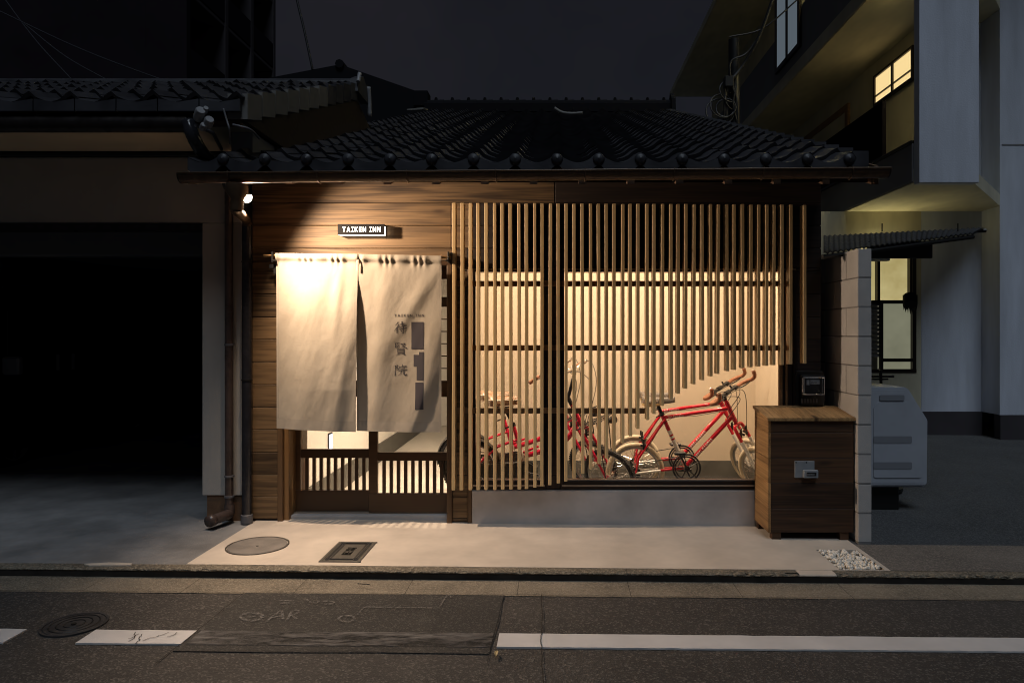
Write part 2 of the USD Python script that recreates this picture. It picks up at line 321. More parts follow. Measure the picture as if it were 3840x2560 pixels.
mk('frosted_dim', {'g': ('geometry', {}), 'n': ('noise_texture', {'scale': 2.0, 'detail': 3.0}), 'r': ('rgb_ramp', {'ramp': [(.3, (.22, .22, .15)), (.7, (.32, .32, .22))]}), 'e': ('emission', {'strength': .62})}, [('g.position', 'n.vector'), ('n.fac', 'r.fac'), ('r.color', 'e.color')], surface='e.emission')
glow('window_bright', (1.0, .74, .34), .95); glow('sign_light', (1.0, .86, .72), 4.0); glow('lamp_glow', (1.0, .84, .62), 60.0); glow('step_glow', (1.0, .97, .95), 3.0)
glow('corridor_glow', (.95, .80, .40), 66.0); glow('reflection_glow', (.085, .105, .125), 1.0); glow('porch_glow', (.92, .80, .40), 55.0)
mk('noren_cloth', {'g': ('geometry', {}), 'm1': ('mapping', {'scale': (380., 380., 30.)}), 'm2': ('mapping', {'scale': (30., 30., 380.)}), 'a': ('noise_texture', {'scale': 1.0, 'detail': 2.0}), 'b': ('noise_texture', {'scale': 1.0, 'detail': 2.0}),
                   'n': ('noise_texture', {'scale': 5.0, 'detail': 5.0}), 'r': ('rgb_ramp', {'ramp': [(.3, (.42, .362, .285)), (.7, (.49, .43, .345))]}), 'ad': ('math', {'math_type': 'add'}),
                   'bp': ('bump', {'strength': .25, 'distance': .0012}), 'w': ('noise_texture', {'scale': 9.0, 'detail': 5.0, 'roughness': .6, 'distortion': .6}), 'bw': ('bump', {'strength': .13, 'distance': .02}),
                   'p': ('principled_bsdf', {'roughness': .85, 'specular_ior_level': .15}), 't': ('translucent_bsdf', {'color': (.5, .42, .31)}), 'x': ('mix_closure', {'fac': .16})},
   [('g.position', 'm1.vector'), ('g.position', 'm2.vector'), ('m1.vector', 'a.vector'), ('m2.vector', 'b.vector'), ('a.fac', 'ad.value1'), ('b.fac', 'ad.value2'), ('g.position', 'w.vector'), ('w.fac', 'bw.height'), ('bw.normal', 'bp.normal'), ('ad.value', 'bp.height'), ('bp.normal', 'p.normal'),
    ('g.position', 'n.vector'), ('n.fac', 'r.fac'), ('r.color', 'p.base_color'), ('p.BSDF', 'x.closure1'), ('t.BSDF', 'x.closure2')], surface='x.closure')

plain('noren_hem', (.385, .335, .27), .9, 0, .06, 30, .2, fine=300, spec=.15)
# ================================================================ the setting: road, gutter, kerb, apron, lots
F = 5.0                                                  # the shop front stands 5 m from the camera
def fx(u): return px(u, F)
def fz(v): return pz(v, F)
ROAD = -0.055
def sheet(x0, x1, y0, y1, z, nx=1, ny=1, wob=0.0, seed=0, scale=3.0):
    def fn(u, v):
        x, y = x0 + (x1 - x0) * u, y0 + (y1 - y0) * v; w = (meshkit.fbm(np.stack([x * scale, y * scale, 0 * x], 1), 3, seed) - .5) * wob if wob else 0
        return st(x, y, z + w)
    return tilt(grid(fn, nx, ny))
put('road', sheet(-70, 70, -40, 3.765, ROAD - .001), 'asphalt', kind='structure')
put('ground', sheet(-150, 150, -40, 220, -.30), 'lot_asphalt', kind='structure')
put('parking_lot', sheet(1.99, 40, 4.545, 60, -.012), 'lot_asphalt', kind='structure')
put('verge', cat([sheet(1.99, 40, 4.06, 4.56, 0)]), 'verge_asphalt', kind='structure')
put('carport_floor', cat([sheet(-40, -2.2, 4.06, 14, -.004, 60, 20, .006)]), 'old_concrete', kind='structure')
from shapely.geometry import Polygon, box as sbox, Point
GX0, GX1, GY0, GY1 = 1.69, 1.96, 4.07, 4.44
ap = sbox(-2.2, 4.06, 1.99, 5.24).difference(sbox(GX0, GY0, GX1, GY1))
put('apron', tilt(prism(ap, -.06, 0.0, 'xy')), 'apron_concrete', kind='structure')
# expansion joint in the apron
def strip(pts, w, z, mat_z=.004):
    p = np.asarray(pts, float); t = np.gradient(p, axis=0); t /= np.linalg.norm(t, axis=1, keepdims=True); n = np.stack([-t[:, 1], t[:, 0]], 1); W = np.broadcast_to(w, (len(p),))[:, None]
    v = np.concatenate([np.c_[p + n * W / 2, np.full(len(p), z)], np.c_[p - n * W / 2, np.full(len(p), z)]]); k = len(p)
    f = [(i, k + i, i + 1) for i in range(k - 1)] + [(k + i, k + i + 1, i + 1) for i in range(k - 1)]
    return tilt(T(v, np.array(f), process=False))
def jag(p0, p1, n, amp, seed):
    r = np.random.default_rng(seed); p0, p1 = np.array(p0, float), np.array(p1, float); t = np.linspace(0, 1, n)[:, None]; d = p1 - p0; nn = np.array([-d[1], d[0]]) / np.linalg.norm(d)
    return p0 + t * d + nn * np.cumsum(r.normal(0, amp, n))[:, None] * np.sin(np.pi * t)
# kerb of cast stones, worn and chipped, and the gutter slabs before it
kerb = thing('kerb', None, None, kind='structure'); data(stage.GetPrimAtPath(kerb.path), label='low worn concrete kerb between apron and road')
gut = thing('gutter', None, None, kind='structure')
joints = [-5.6, -5.0, -4.4, -3.85, -3.25, -2.62, -2.07, -1.45, -.835, -.215, .415, 1.03, 1.42, 1.64, 2.26, 2.9, 3.5, 4.1, 4.7, 5.3]
for i, (a, b) in enumerate(zip(joints[:-1], joints[1:])):
    rough = 1.0 if not (.75 < (a + b) / 2 < 1.5 or (a + b) / 2 > 1.64) else 2.6
    smooth_patch = abs((a + b) / 2 - 1.53) < .05
    def fn(u, v, a=a, b=b, rough=rough, sp=smooth_patch):
        x = a + .0012 + (b - a - .0024) * u
        prof = np.array([[4.063, -.06], [4.060, -.002], [4.02, .0], [3.992, -.001], [3.981, -.004], [3.979, -.010], [3.984, -.015], [3.986, -.09]])
        s = v * (len(prof) - 1); k = np.clip(s.astype(int), 0, len(prof) - 2); t = (s - k)[:, None]; p = prof[k] * (1 - t) + prof[k + 1] * t
        w = meshkit.fbm(np.stack([x * 34, p[:, 0] * 60, p[:, 1] * 60], 1), 4, 3) - .5; edge = np.exp(-((p[:, 0] - 3.982) / .022) ** 2); amp = .004 if sp else .020 * rough
        e = np.minimum(u, 1 - u) * (b - a); chip = np.exp(-(e / .005) ** 2) * .0025
        return np.stack([x, p[:, 0] + np.maximum(0, w) * amp * edge * 1.6 + chip * edge, p[:, 1] - np.maximum(0, w + .12) * amp * edge * .9 + w * .003 - chip * .5], 1)
    put('kerb_stone', tilt(grid(fn, 40 if abs(a) < 3.3 else 20, 21)), 'apron_concrete' if smooth_patch else 'kerb_concrete', kerb, smooth=60)
    if not smooth_patch:
        bb = b if not (abs(b - 1.42) < .01) else 1.64
        put('gutter_slab', tilt(grid(lambda u, v, a=a, b=bb: st(a + .0012 + (b - a - .0024) * u, 3.752 + .236 * v, ROAD + .0015 + .002 * v + .003 * (meshkit.fbm(st((a + (b - a) * u) * 9, v * 3, 0 * u), 3, 5) - .5)), 24, 6)), 'gutter_concrete', gut, smooth=60)
put('gutter_bed', cat([sheet(-6, 6, 3.70, 4.05, ROAD - .006)]), 'joint_dark', gut)
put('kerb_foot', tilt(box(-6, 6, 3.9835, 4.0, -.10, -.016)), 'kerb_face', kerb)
put('mortar_patch', tilt(hull([(x, y, z) for x, y in ((-2.79, 4.035), (-2.66, 4.062), (-2.52, 4.055), (-2.50, 4.02), (-2.74, 4.01)) for z in (-.02, .006)])), 'apron_concrete', kerb)
# asphalt patch, cracks, painted line, worn old line, chalk marks
road_patch = Polygon([(-1.712, 3.757), (-1.716, 3.40), (-1.722, 3.07), (-1.3, 3.066), (-.8, 3.074), (-.30, 3.068), (-.283, 3.4), (-.286, 3.757)])
put('road_patch', tilt(prism(road_patch, ROAD - .01, ROAD + .004, 'xy')), 'asphalt_patch', kind='structure')
put('road_crack', cat([strip(jag((-.079, 3.755), (-.045, 2.72), 60, .0022, 4), .003 + .002 * rng.random(60), ROAD + .0118), strip(jag((-1.716, 3.757), (-1.73, 2.95), 40, .001, 9), .004, ROAD + .006),
                       strip(jag((-.284, 3.757), (-.30, 2.98), 40, .001, 8), .0026, ROAD + .006), strip(jag((-1.72, 3.066), (-.2, 3.066), 40, .0018, 6), .0016, ROAD + .0065),
                       strip(jag((-6, 3.753), (6, 3.753), 240, .0009, 12), .0028, ROAD + .0075)]), 'joint_dark', kind='structure')
LZ = ROAD + .0078
def dash(x0, x1, seed):
    r = np.random.default_rng(seed); n = max(8, int((x1 - x0) / .05)); xs = np.linspace(x0, x1, n)
    top = [(x, 3.272 + r.normal(0, .0014)) for x in xs]; bot = [(x, 3.132 + r.normal(0, .0014)) for x in xs[::-1]]
    return tilt(prism(Polygon(top + bot).buffer(0), ROAD, LZ, 'xy'))
put('road_line', dash(-.272, 7.0, 1), 'line_paint', label='long white painted line along the road on the right', kind='structure')
put('road_line', cat([dash(-2.205, -1.722, 2)]), 'line_paint', label='short cracked white dash on the road before the chalk marks', kind='structure')
put('road_line', dash(-6.5, -2.535, 3), 'line_paint', label='white dash cut off by the left edge of the photo', kind='structure')
cr = []
for k, (x, l) in enumerate([(-2.0, .10), (-1.97, .07), (-1.84, .09), (-1.955, .12), (-1.80, .05)]): cr.append(strip(jag((x, 3.245 - .02 * (k % 2)), (x + .03 - .05 * (k % 3), 3.245 - l), 14, .004, 30 + k), .0035, LZ + .003))
put('paint_crack', cat(cr), 'joint_dark', kind='structure')
put('old_line', tilt(prism(sbox(-1.70, 3.13, -.30, 3.275), ROAD + .004, ROAD + .0072, 'xy')), 'line_ghost', kind='structure')
ch = []
def mark(pts, w=.013):                                   # chalk drawn on the asphalt, given in photograph pixels
    q = []
    for u, v in pts:
        Y = FPX * (CAM_H - ROAD + .012) / (v - VY); q.append((px(u, Y), Y))
    q = np.array(q); s = np.r_[0, np.cumsum(np.linalg.norm(np.diff(q, axis=0), axis=1))]; k = max(6, int(s[-1] / .02)); t = np.linspace(0, s[-1], k)
    ch.append(strip(np.stack([np.interp(t, s, q[:, 0]), np.interp(t, s, q[:, 1])], 1), w, ROAD + .0085 + .0003 * len(ch)))
th = np.linspace(0, 2 * np.pi, 30)
mark([(945 + 40 * math.cos(a), 2336 + 15 * math.sin(a)) for a in th], .020); mark([(935, 2338), (958, 2333)], .016)
mark([(1000, 2355), (1020, 2335), (1056, 2310), (1062, 2345)]); mark([(1015, 2340), (1065, 2330)]); mark([(1078, 2346), (1098, 2308), (1122, 2312), (1108, 2326), (1080, 2330)]); mark([(1092, 2328), (1112, 2344)])
mark([(1052, 2274), (1102, 2276)], .010); mark([(1048, 2284), (1104, 2283)], .010); mark([(1148, 2270), (1165, 2280), (1188, 2286), (1196, 2276)], .011); mark([(1212, 2276), (1258, 2276), (1250, 2286), (1208, 2287)], .010)
mark([(1340, 2326), (1365, 2297), (1500, 2297), (1632, 2298)], .009); mark([(1645, 2300), (1662, 2272), (1680, 2246), (1692, 2258)], .010); mark([(1300 + 30 * math.cos(a), 2342 + 12 * math.sin(a)) for a in th], .014)
put('chalk_mark', cat(ch), 'chalk', kind='structure')
# white pebbles in their bed
put('gravel_bed', tilt(box(GX0 - .004, GX1 + .004, GY0 - .004, GY1 + .004, -.09, -.035)), 'joint_dark', kind='structure')
pb = []; ico = trimesh.creation.icosphere(1, 1.0)
for k in range(620):
    r = rng.uniform(.008, .0135); m = ico.copy(); v = np.array(m.vertices) * (1 + .25 * (meshkit.noise(np.array(m.vertices) * 1.7 + k * 7.1, 2)[:, None] - .5)); R = trimesh.transformations.random_rotation_matrix(rng.random(3))[:3, :3]
    v = (v * [1, .8, .65]) @ R.T * r; lay = k / 620; v += [rng.uniform(GX0 + r, GX1 - r), rng.uniform(GY0 + r, GY1 - r), -.03 + .034 * lay]; pb.append(T(v, m.faces, process=False))
put('pebbles', tilt(cat(pb)), 'pebble', smooth=True, label='white rounded pebbles filling the square bed in the apron', cat='gravel', kind='stuff')

# ================================================================ the inn
inn = thing('inn_building', 'low dark timber inn with pantiled roof, lit windows and sliding entrance door', 'building')
XL, XR = fx(945), fx(3080)
seams = [fz(v) for v in (761, 846, 931, 1017, 1103, 1189, 1273, 1357, 1442, 1526, 1610, 1696, 1780, 1862, 1942)]
G = .0016
def boards(u0, u1, v0, v1, mat, y=F, t=.018, stagger=()):
    """horizontal boards between two pixel columns; v0 above v1"""
    zt, zb = fz(v0), fz(v1); cuts = [zt] + [s for s in seams if zb + .02 < s < zt - .02] + [zb]
    for a, b in zip(cuts[:-1], cuts[1:]):
        xs = [fx(u0)] + [fx(s) for s in stagger] + [fx(u1)]
        for c, d in zip(xs[:-1], xs[1:]):
            put('facade_board', box(c + .0008, d - .0008, y, y + t, b + G, a - G, .0035), mat, inn)
DT, DB = 980, 1944                                       # door head, foot of the boards
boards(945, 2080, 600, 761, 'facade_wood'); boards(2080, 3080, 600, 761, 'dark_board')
boards(945, 1692, 761, 931, 'facade_wood'); boards(1692, 1770, 761, 931, 'facade_wood'); boards(945, 1697, 931, DT, 'facade_wood')
boards(945, 1042, DT, DB, 'facade_wood')
boards(1697, 1753, 931, 1955, 'facade_wood')
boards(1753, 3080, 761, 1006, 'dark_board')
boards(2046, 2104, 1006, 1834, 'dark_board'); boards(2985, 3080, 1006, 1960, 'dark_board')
put('wall', cat([box(XL, fx(1050), F + .0185, F + .14, -.1, 2.62), box(fx(1050), fx(1690), F + .0185, F + .14, fz(DT) + .01, 2.62), box(fx(1690), fx(1762), F + .0185, F + .14, -.1, 2.62),
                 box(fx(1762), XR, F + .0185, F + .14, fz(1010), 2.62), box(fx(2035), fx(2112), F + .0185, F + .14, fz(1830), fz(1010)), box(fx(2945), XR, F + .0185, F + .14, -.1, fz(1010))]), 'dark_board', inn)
# side and rear walls, gables
def roof_z(y): return 2.44 + .365 * (y - 4.24)
put('side_wall', prism([(F + .14, -.2), (11.8, -.2), (11.8, roof_z(11.8) - .1), (F + .14, roof_z(F) - .08)], XR - .05, XR, 'yz'), 'dark_board', inn)
put('side_wall', prism([(F + .14, -.2), (11.8, -.2), (11.8, roof_z(11.8) - .1), (F + .14, roof_z(F) - .08)], XL, XL + .12, 'yz'), 'dark_board', inn)
put('rear_wall', box(XL, XR, 11.8, 11.9, -.2, 5.1), 'dark_board', inn)
# plinth under the windows
put('plinth', box(fx(1771), fx(2984), F - .022, F + .14, -.1, fz(1836), .004), 'plinth_concrete', inn)
# door frame and threshold
put('door_post', box(fx(1042), fx(1061), F - .012, F + .10, -.02, fz(DT) - .001, .004), 'post_wood', inn)
put('door_jamb', box(fx(1061), fx(1061) + .035, F + .02, F + .22, -.02, fz(DT) - .02, .004), 'jamb_wood', inn)
put('door_post', box(fx(1677), fx(1697), F - .02, F + .10, -.02, fz(995), .004), 'post_wood', inn)
put('door_header', box(fx(1062), fx(1697), F - .012, F + .14, fz(996), fz(DT) - .001, .004), 'door_wood', inn)
put('window_post', box(fx(1753) + .001, fx(1770), F - .014, F + .06, -.03, fz(1008), .003), 'post_wood', inn)
put('threshold', box(fx(1061), fx(1700), F + .06, F + .26, -.06, .042, .004), 'plinth_concrete', inn)
put('door_track', cat([box(fx(1061), fx(1700), y, y + .012, .0425, .050) for y in (F + .115, F + .158)]), 'window_trim', inn)
put('inner_jamb', box(fx(1690), fx(1690) + .06, F + .10, F + .24, 0, fz(DT), .004), 'post_wood', inn)
# two sliding door leaves
def door_leaf(u0, u1, us0, us1, y, rail_v, slat_us, label):
    D = lambda u: px(u, y)
    zf = lambda v: pz(v, y)
    leaf = put('sliding_door', box(D(u0), D(u1), y, y + .034, .052, zf(rail_v[2]), .003), 'door_wood', inn, label=label)      # bottom board
    put('stile', box(D(u0), D(us0), y, y + .034, zf(rail_v[2]) + .0005, zf(1000), .003), 'door_wood', leaf)
    put('stile', box(D(us1), D(u1), y, y + .034, zf(rail_v[2]) + .0005, zf(1000), .003), 'door_wood', leaf)
    for a, b in ((rail_v[0], rail_v[1]), (1000, 1046), (1113, 1150), (1427, 1488)): put('rail', box(D(us0) + .0005, D(us1) - .0005, y + .002, y + .032, zf(b), zf(a), .003), 'door_wood', leaf)
    for u in slat_us: put('slat', box(D(u) - .012, D(u) + .012, y + .005, y + .029, zf(rail_v[2]) + .001, zf(rail_v[1]) - .001, .002), 'door_wood', leaf)
    for k in range(1, 6): put('muntin', box(D(us0) + .001, D(us1) - .001, y + .010, y + .020, zf(1150 + k * 46.2) - .004, zf(1150 + k * 46.2) + .004), 'door_wood', leaf)
    for k in range(1, 4): x = D(us0) + (D(us1) - D(us0)) * k / 4; put('muntin', box(x - .004, x + .004, y + .0105, y + .0195, zf(1427) + .001, zf(1150) - .001), 'door_wood', leaf)
    put('glass', box(D(us0), D(us1), y + .015, y + .0175, zf(rail_v[0]) - .004, zf(1046) + .004), 'window_glass', leaf)
door_leaf(1062, 1415, 1127, 1382.5, F + .150, (1684, 1717, 1838), [900 + s / 2.138 for s in (532, 589, 646, 704, 761, 818, 876, 932, 990)], 'left sliding leaf with glass above nine slats')
door_leaf(1382, 1712, 1415, 1690, F + .105, (1696, 1727, 1850), [900 + s / 2.138 for s in (1151, 1209, 1267, 1325, 1383, 1441, 1499, 1557, 1615)], 'right sliding leaf in front of the left one')
# windows
def window(u0, u1, name_label):
    w = put('window', cat([box(fx(u0), fx(u0) + .022, F - .010, F + .09, fz(1832), fz(1008), .002), box(fx(u1) - .022, fx(u1), F - .010, F + .09, fz(1832), fz(1008), .002),
                           box(fx(u0) + .022, fx(u1) - .022, F - .010, F + .09, fz(1832), fz(1802), .002), box(fx(u0) + .022, fx(u1) - .022, F - .010, F + .09, fz(1019), fz(1008), .002)]), 'window_metal', inn, label=name_label)
    put('pane', box(fx(u0) + .02, fx(u1) - .02, F + .036, F + .042, fz(1803), fz(1017)), 'window_glass', w)
    put('trim', cat([box(fx(u0) + .006, fx(u1) - .006, F - .016, F - .0102, fz(1821), fz(1816)), box(fx(u0) + .006, fx(u1) - .006, F - .014, F - .0102, fz(1012), fz(1009))]), 'window_trim', w)
    put('sill', box(fx(u0) + .024, fx(u1) - .024, F + .0, F + .034, fz(1801.5), fz(1797)), 'window_trim', w)
window(1771, 2046, 'narrow left window behind the slats'); window(2104, 2985, 'wide right window showing the bicycles')
# right jamb of the wide window is a broad wooden casing
put('window_casing', cat([box(fx(2923), fx(2935), F + .0, F + .034, fz(1800), fz(1020), .003), box(fx(2945), fx(2953), F - .005, F + .034, fz(1800), fz(1020), .003)]), 'rail_wood', inn)
put('window_mullion', cat([box(fx(2935) + .0005, fx(2945) - .0005, F + .01, F + .034, fz(1800), fz(1020)), box(fx(2953) + .0005, fx(2972), F + .005, F + .034, fz(1800), fz(1020))]), 'window_metal', inn)
# interior: bicycle room and entrance hall
BW = 6.35; XS = px(2833, BW)                             # back wall of the bicycle room, side wall
put('room_floor', box(XL + .12, XR - .05, F + .141, 10.4, -.12, -.004), 'hall_floor', inn)
put('room_wall', box(-.80, XR - .051, BW, BW + .1, 0, 2.6), 'room_wall', inn); put('room_wall', box(XS, XR - .051, F + .141, BW, 0, 2.6), 'room_wall', inn); put('room_wall', box(-.80, -.70, BW + .1, 10.3, 0, 2.6), 'hall_wall', inn)
put('hall_wall', box(-2.02, -1.92, F + .27, 10.3, 0, 2.6), 'hall_wall', inn); put('hall_wall', box(-1.92, -.7, 10.3, 10.4, 0, 2.6), 'hall_wall', inn)
put('skirting', cat([box(-.802, XS - .012, BW - .012, BW - .001, 0, .21), box(XS - .012, XS - .001, F + .15, BW - .0125, 0, .21), box(-.812, -.8005, BW - .001, 10.3, 0, .21)]), 'skirt_mortar', inn)
put('skirting', box(-1.919, -1.905, F + .27, 10.3, 0, .20), 'skirt_mortar', inn)
put('ceiling', cat([box(XL + .12, XR - .05, F + .141, 10.4, 2.56, 2.62)]), 'ceiling', inn)
put('room_floor_mat', box(-.78, XS - .02, F + .142, BW - .02, -.0035, .004), 'skirt_mortar', inn)
# recessed step light in the hall wall, white handle plate beside it
sl = put('step_light', box(-1.919, -1.911, 5.74, 5.84, .38, .55, .003), 'window_metal', inn); put('lens', box(-1.911, -1.908, 5.755, 5.825, .395, .535), 'step_glow', sl)

# roof of pantiles
def pantile(w, L, lip=.028, n=9):
    """one S-shaped tile, local: x across 0..w, y up-slope 0..L, z above the roof plane; front lip hangs down"""
    s = np.linspace(0, 1, n); a = .70
    z = np.where(s < a, -.030 * np.sin(np.pi * np.minimum(s, a) / a), .036 * np.sin(np.pi * np.clip(s - a, 0, 1) / (1 - a))); z = z + .034
    X = s * w * 1.03; up = .030
    top = np.stack([X, np.full(n, L), z], 1); fr = np.stack([X, np.zeros(n), z + up], 1); lo = np.stack([X, np.full(n, .004), z + up - lip], 1)
    v = np.vstack([top, fr, lo]); f = []
    for r in (0, 1):
        for k in range(n - 1):
            a0, a1, b0, b1 = r * n + k, r * n + k + 1, (r + 1) * n + k, (r + 1) * n + k + 1; f += [(a0, b0, b1), (a0, b1, a1)]
    return v, np.array(f)
def lay_roof(parent, name, x_first, ncol, w, y0, z0, slope, nrow, expo, limit, mat='roof_tile', jit=.004):
    c, s = math.cos(math.atan(slope)), math.sin(math.atan(slope)); vv, ff = pantile(w, expo + .05); rest = []; count = 0; r = np.random.default_rng(11)
    for row in range(nrow):
        for col in range(ncol):
            v = vv.copy(); v[:, 0] += x_first + col * w + r.normal(0, jit * .5); v[:, 1] += row * expo + r.normal(0, jit); v[:, 2] += r.normal(0, jit * .5)
            v[:, 2] += (v[:, 0] - x_first - col * w) * r.normal(0, .012)
            m = T(np.stack([v[:, 0], y0 + v[:, 1] * c - v[:, 2] * s, z0 + v[:, 1] * s + v[:, 2] * c], 1), ff, process=False)
            if count < limit: put(name, m, mat, parent, smooth=50); count += 1
            else: rest.append(m)
    if rest: put(name + '_field', cat(rest), mat, parent, smooth=50, kind='stuff')
W_T = .2555; X_T = px(2089, 4.22) - W_T * .85
ncolL, ncolR = 8, 8
x0r = X_T - 8 * W_T
roof = put('roof', prism([(4.22, roof_z(4.22) - .11), (11.9, roof_z(11.9) - .11), (11.9, roof_z(11.9) - .05), (4.22, roof_z(4.22) - .055)], x0r + .02, x0r + 16.6 * W_T, 'yz'), 'dark_board', inn)
lay_roof(roof, 'roof_tile', x0r, 16, W_T, 4.20, roof_z(4.20) - .02, .365, 34, .2365, 272)
# eave tiles: scalloped apron with a round boss at each roll
for k in range(16):
    xb = x0r + k * W_T; s = np.linspace(0, 1, 13); a = .70
    zt = np.where(s < a, -.030 * np.sin(np.pi * np.minimum(s, a) / a), .030 * np.sin(np.pi * np.clip(s - a, 0, 1) / (1 - a))) + .060; zb = zt - .075 - .012 * np.sin(np.pi * np.minimum(s, a) / a) * (s < a)
    zz = roof_z(4.20) - .02
    poly = [(xb + q * W_T, zz + h) for q, h in zip(s, zt)] + [(xb + q * W_T, zz + h) for q, h in zip(s[::-1], zb[::-1])]
    e = put('eave_tile', prism(poly, 4.178, 4.198, 'xz'), 'roof_tile', roof)
    put('boss', lathe([(1e-5, -.004), (.030, -.004), (.047, .004), (.056, .018), (.056, .05)][0:1] + [(.012, .001), (.024, .004), (.032, .010), (.037, .020), (.037, .05)], (xb + .85 * W_T, 4.158, zz + .052), (0, 1, 0), 18), 'roof_tile', e, smooth=True)
# ridge with its cap tiles, verge, a few patched tiles
ry, rz = 11.75, roof_z(11.75)
rd = put('ridge', box(x0r, x0r + 16.5 * W_T, ry - .12, ry + .12, rz - .02, rz + .14, .01), 'far_roof', roof)
for k in range(15): put('ridge_cap', cat([tube([(x0r + .05 + k * .28, ry, rz + .13), (x0r + .33 + k * .28, ry, rz + .13)], [.085, .095], 10), lathe([(1e-5, 0), (.022, 0), (.03, .02), (.02, .05), (1e-5, .055)], (x0r + .19 + k * .28, ry, rz + .215), (0, 0, 1), 8)]), 'far_roof', rd, smooth=40)
put('ridge_end', hull([(x0r + 16.5 * W_T + dx, ry + dy, rz + dz) for dx in (0, .07) for dy, dz in ((-.2, -.05), (.2, -.05), (-.17, .2), (.17, .2), (0, .34))]), 'far_roof', rd)
for k in range(33):
    y = 4.22 + k * .2215; put('verge_tile', hull([(x0r + 16.0 * W_T + dx, y + dy, roof_z(y) + dz + dy * .365) for dx in (0.0, .10) for dy, dz in ((0, -.05), (.25, -.09), (0, .085), (.25, .05))]), 'roof_tile', roof)
c_, s_ = math.cos(math.atan(.365)), math.sin(math.atan(.365))
def on_roof(u, v):                                       # where the line of sight through a pixel meets the roof
    k = (VY - v) / FPX; y = (2.44 + .07 - .365 * 4.24 - CAM_H) / (k - .365); return np.array([px(u, y), y, CAM_H + k * y])
q = on_roof(1565, 417)
put('patch_tile', hull([q + np.array(d) for d in ((-.13, -.16, -.02), (.13, -.18, .0), (.14, .16, .09), (-.10, .16, .09), (-.13, -.16, -.04), (.13, -.18, -.03), (.14, .16, .06), (-.10, .16, .06))]), 'roof_tile_pale', roof, label='pale square of slate lying on the tiles')
q = on_roof(2140, 434)
put('patch_tile', tube(curve([q + np.array([-.22, 0, .10]), q + np.array([-.12, -.01, .04]), q + np.array([.02, -.02, .02]), q + np.array([.16, -.02, .03])], 6), .022, 8), 'roof_tile_pale', roof, smooth=True, label='pale cement bedding showing under a tile')
# eave boarding and rafters
put('soffit', prism([(4.16, 2.345), (F + .02, 2.652), (F + .02, 2.672), (4.16, 2.365)], x0r + .04, x0r + 16.4 * W_T, 'yz'), 'eave_wood', inn)
for k in range(15): x = XL - .02 + k * .298; put('rafter', prism([(4.17, 2.30), (F, 2.603), (F, 2.651), (4.17, 2.344)], x, x + .045, 'yz'), 'eave_wood', inn)
put('barge_board', prism([(4.15, 2.30), (11.8, 5.09), (11.8, 5.20), (4.15, 2.41)], x0r + 16.4 * W_T, x0r + 16.4 * W_T + .022, 'yz'), 'eave_wood', inn)
# gutter under the eave with its brackets
gx0, gx1 = px(682, 4.10), px(3325, 4.10); gs = .008
def half_round(u, v):
    a = np.pi * v; x = gx0 + (gx1 - gx0) * u; return np.stack([x, 4.095 - .047 * np.cos(a), 2.340 + gs * (x - gx0) / 1.0 * .9 - .050 * np.sin(a)], 1)
g = thing('rain_gutter', 'bronze half-round rain gutter along the eave of the inn', 'gutter', (gx0, 4.095, 2.3))
put('trough', grid(half_round, 8, 14), 'bronze_gutter', g, smooth=True)
put('front_bead', tube([(gx0, 4.046, 2.341), (gx1, 4.046, 2.341 + gs * (gx1 - gx0) * .9)], .006, 8), 'bronze_gutter', g, smooth=True)
for x in (gx0, gx1):
    zc = 2.340 + gs * (x - gx0) * .9; put('end_cap', prism([(4.095 - .049 * math.cos(a), zc - .052 * math.sin(a)) for a in np.linspace(0, math.pi, 14)], x - .004, x + .004, 'yz'), 'dark_metal', g)
for k in range(8):
    x = gx0 + .30 + k * .53; zc = 2.340 + gs * (x - gx0) * .9; put('bracket', tube([(x, 4.095 - .051 * math.cos(a), zc - .054 * math.sin(a)) for a in np.linspace(-.2, math.pi + .2, 16)], .004, 6), 'bronze_gutter', g, smooth=True)
# ================================================================ things on the front of the inn
# lattice of upright slats whose feet rise in a wave to the right
lat = thing('slat_screen', 'screen of upright pale timber slats whose lower ends rise in a wave across the windows', 'screen', (fx(2300), 4.9, 0))
SF, SB = 4.850, 4.918
vx = np.array([1697, 1850, 1911, 1942, 1977, 2007, 2039, 2064, 2095, 2126, 2156, 2185, 2215, 2244, 2274, 2305, 2335, 2365, 2394, 2425, 2456, 2485, 2514, 2544, 2573, 2604, 2634, 2661, 2693, 2721, 2750, 2780, 2810, 2840, 2870, 2900, 2929, 2959, 3014])
vy = np.array([1838, 1836, 1835, 1835, 1832, 1826, 1822, 1817, 1810, 1803, 1789, 1770, 1755, 1735, 1714, 1684, 1658, 1627, 1601, 1569, 1544, 1516, 1494, 1471, 1453, 1438, 1422, 1410, 1400, 1391, 1386, 1380, 1377, 1374, 1371, 1369, 1368, 1366, 1363])
rs = np.random.default_rng(5)
for k in range(44):
    u = 1703.5 + k * (2995 - 1703.5) / 43.0 + rs.normal(0, 1.1)
    if k == 43: u = 3018
    x = px(u, SF); w = .0118 + rs.normal(0, .0002); zt = pz(760 + (u - 1700) * .006, SF) + rs.normal(0, .0012); zb = pz(float(np.interp(u - 6, vx, vy)), SF)
    m = box(x - w, x + w, SF + rs.normal(0, .0012), SB, zb, zt, .0022); v = np.array(m.vertices); lean = rs.normal(0, .0022); v[:, 0] += (v[:, 2] - zt) * lean; m.vertices = v
    put('slat', m, 'slat_wood', lat)
for i, (v0, v1, ue) in enumerate(((1053, 1073, 2946), (1294, 1314, 2946), (1530.5, 1550, 2418))):
    put('rail', box(px(1699, SB), px(ue, SB), SB + .0006, SB + .032, pz(v1, SB), pz(v0, SB), .002), 'rail_wood', lat)
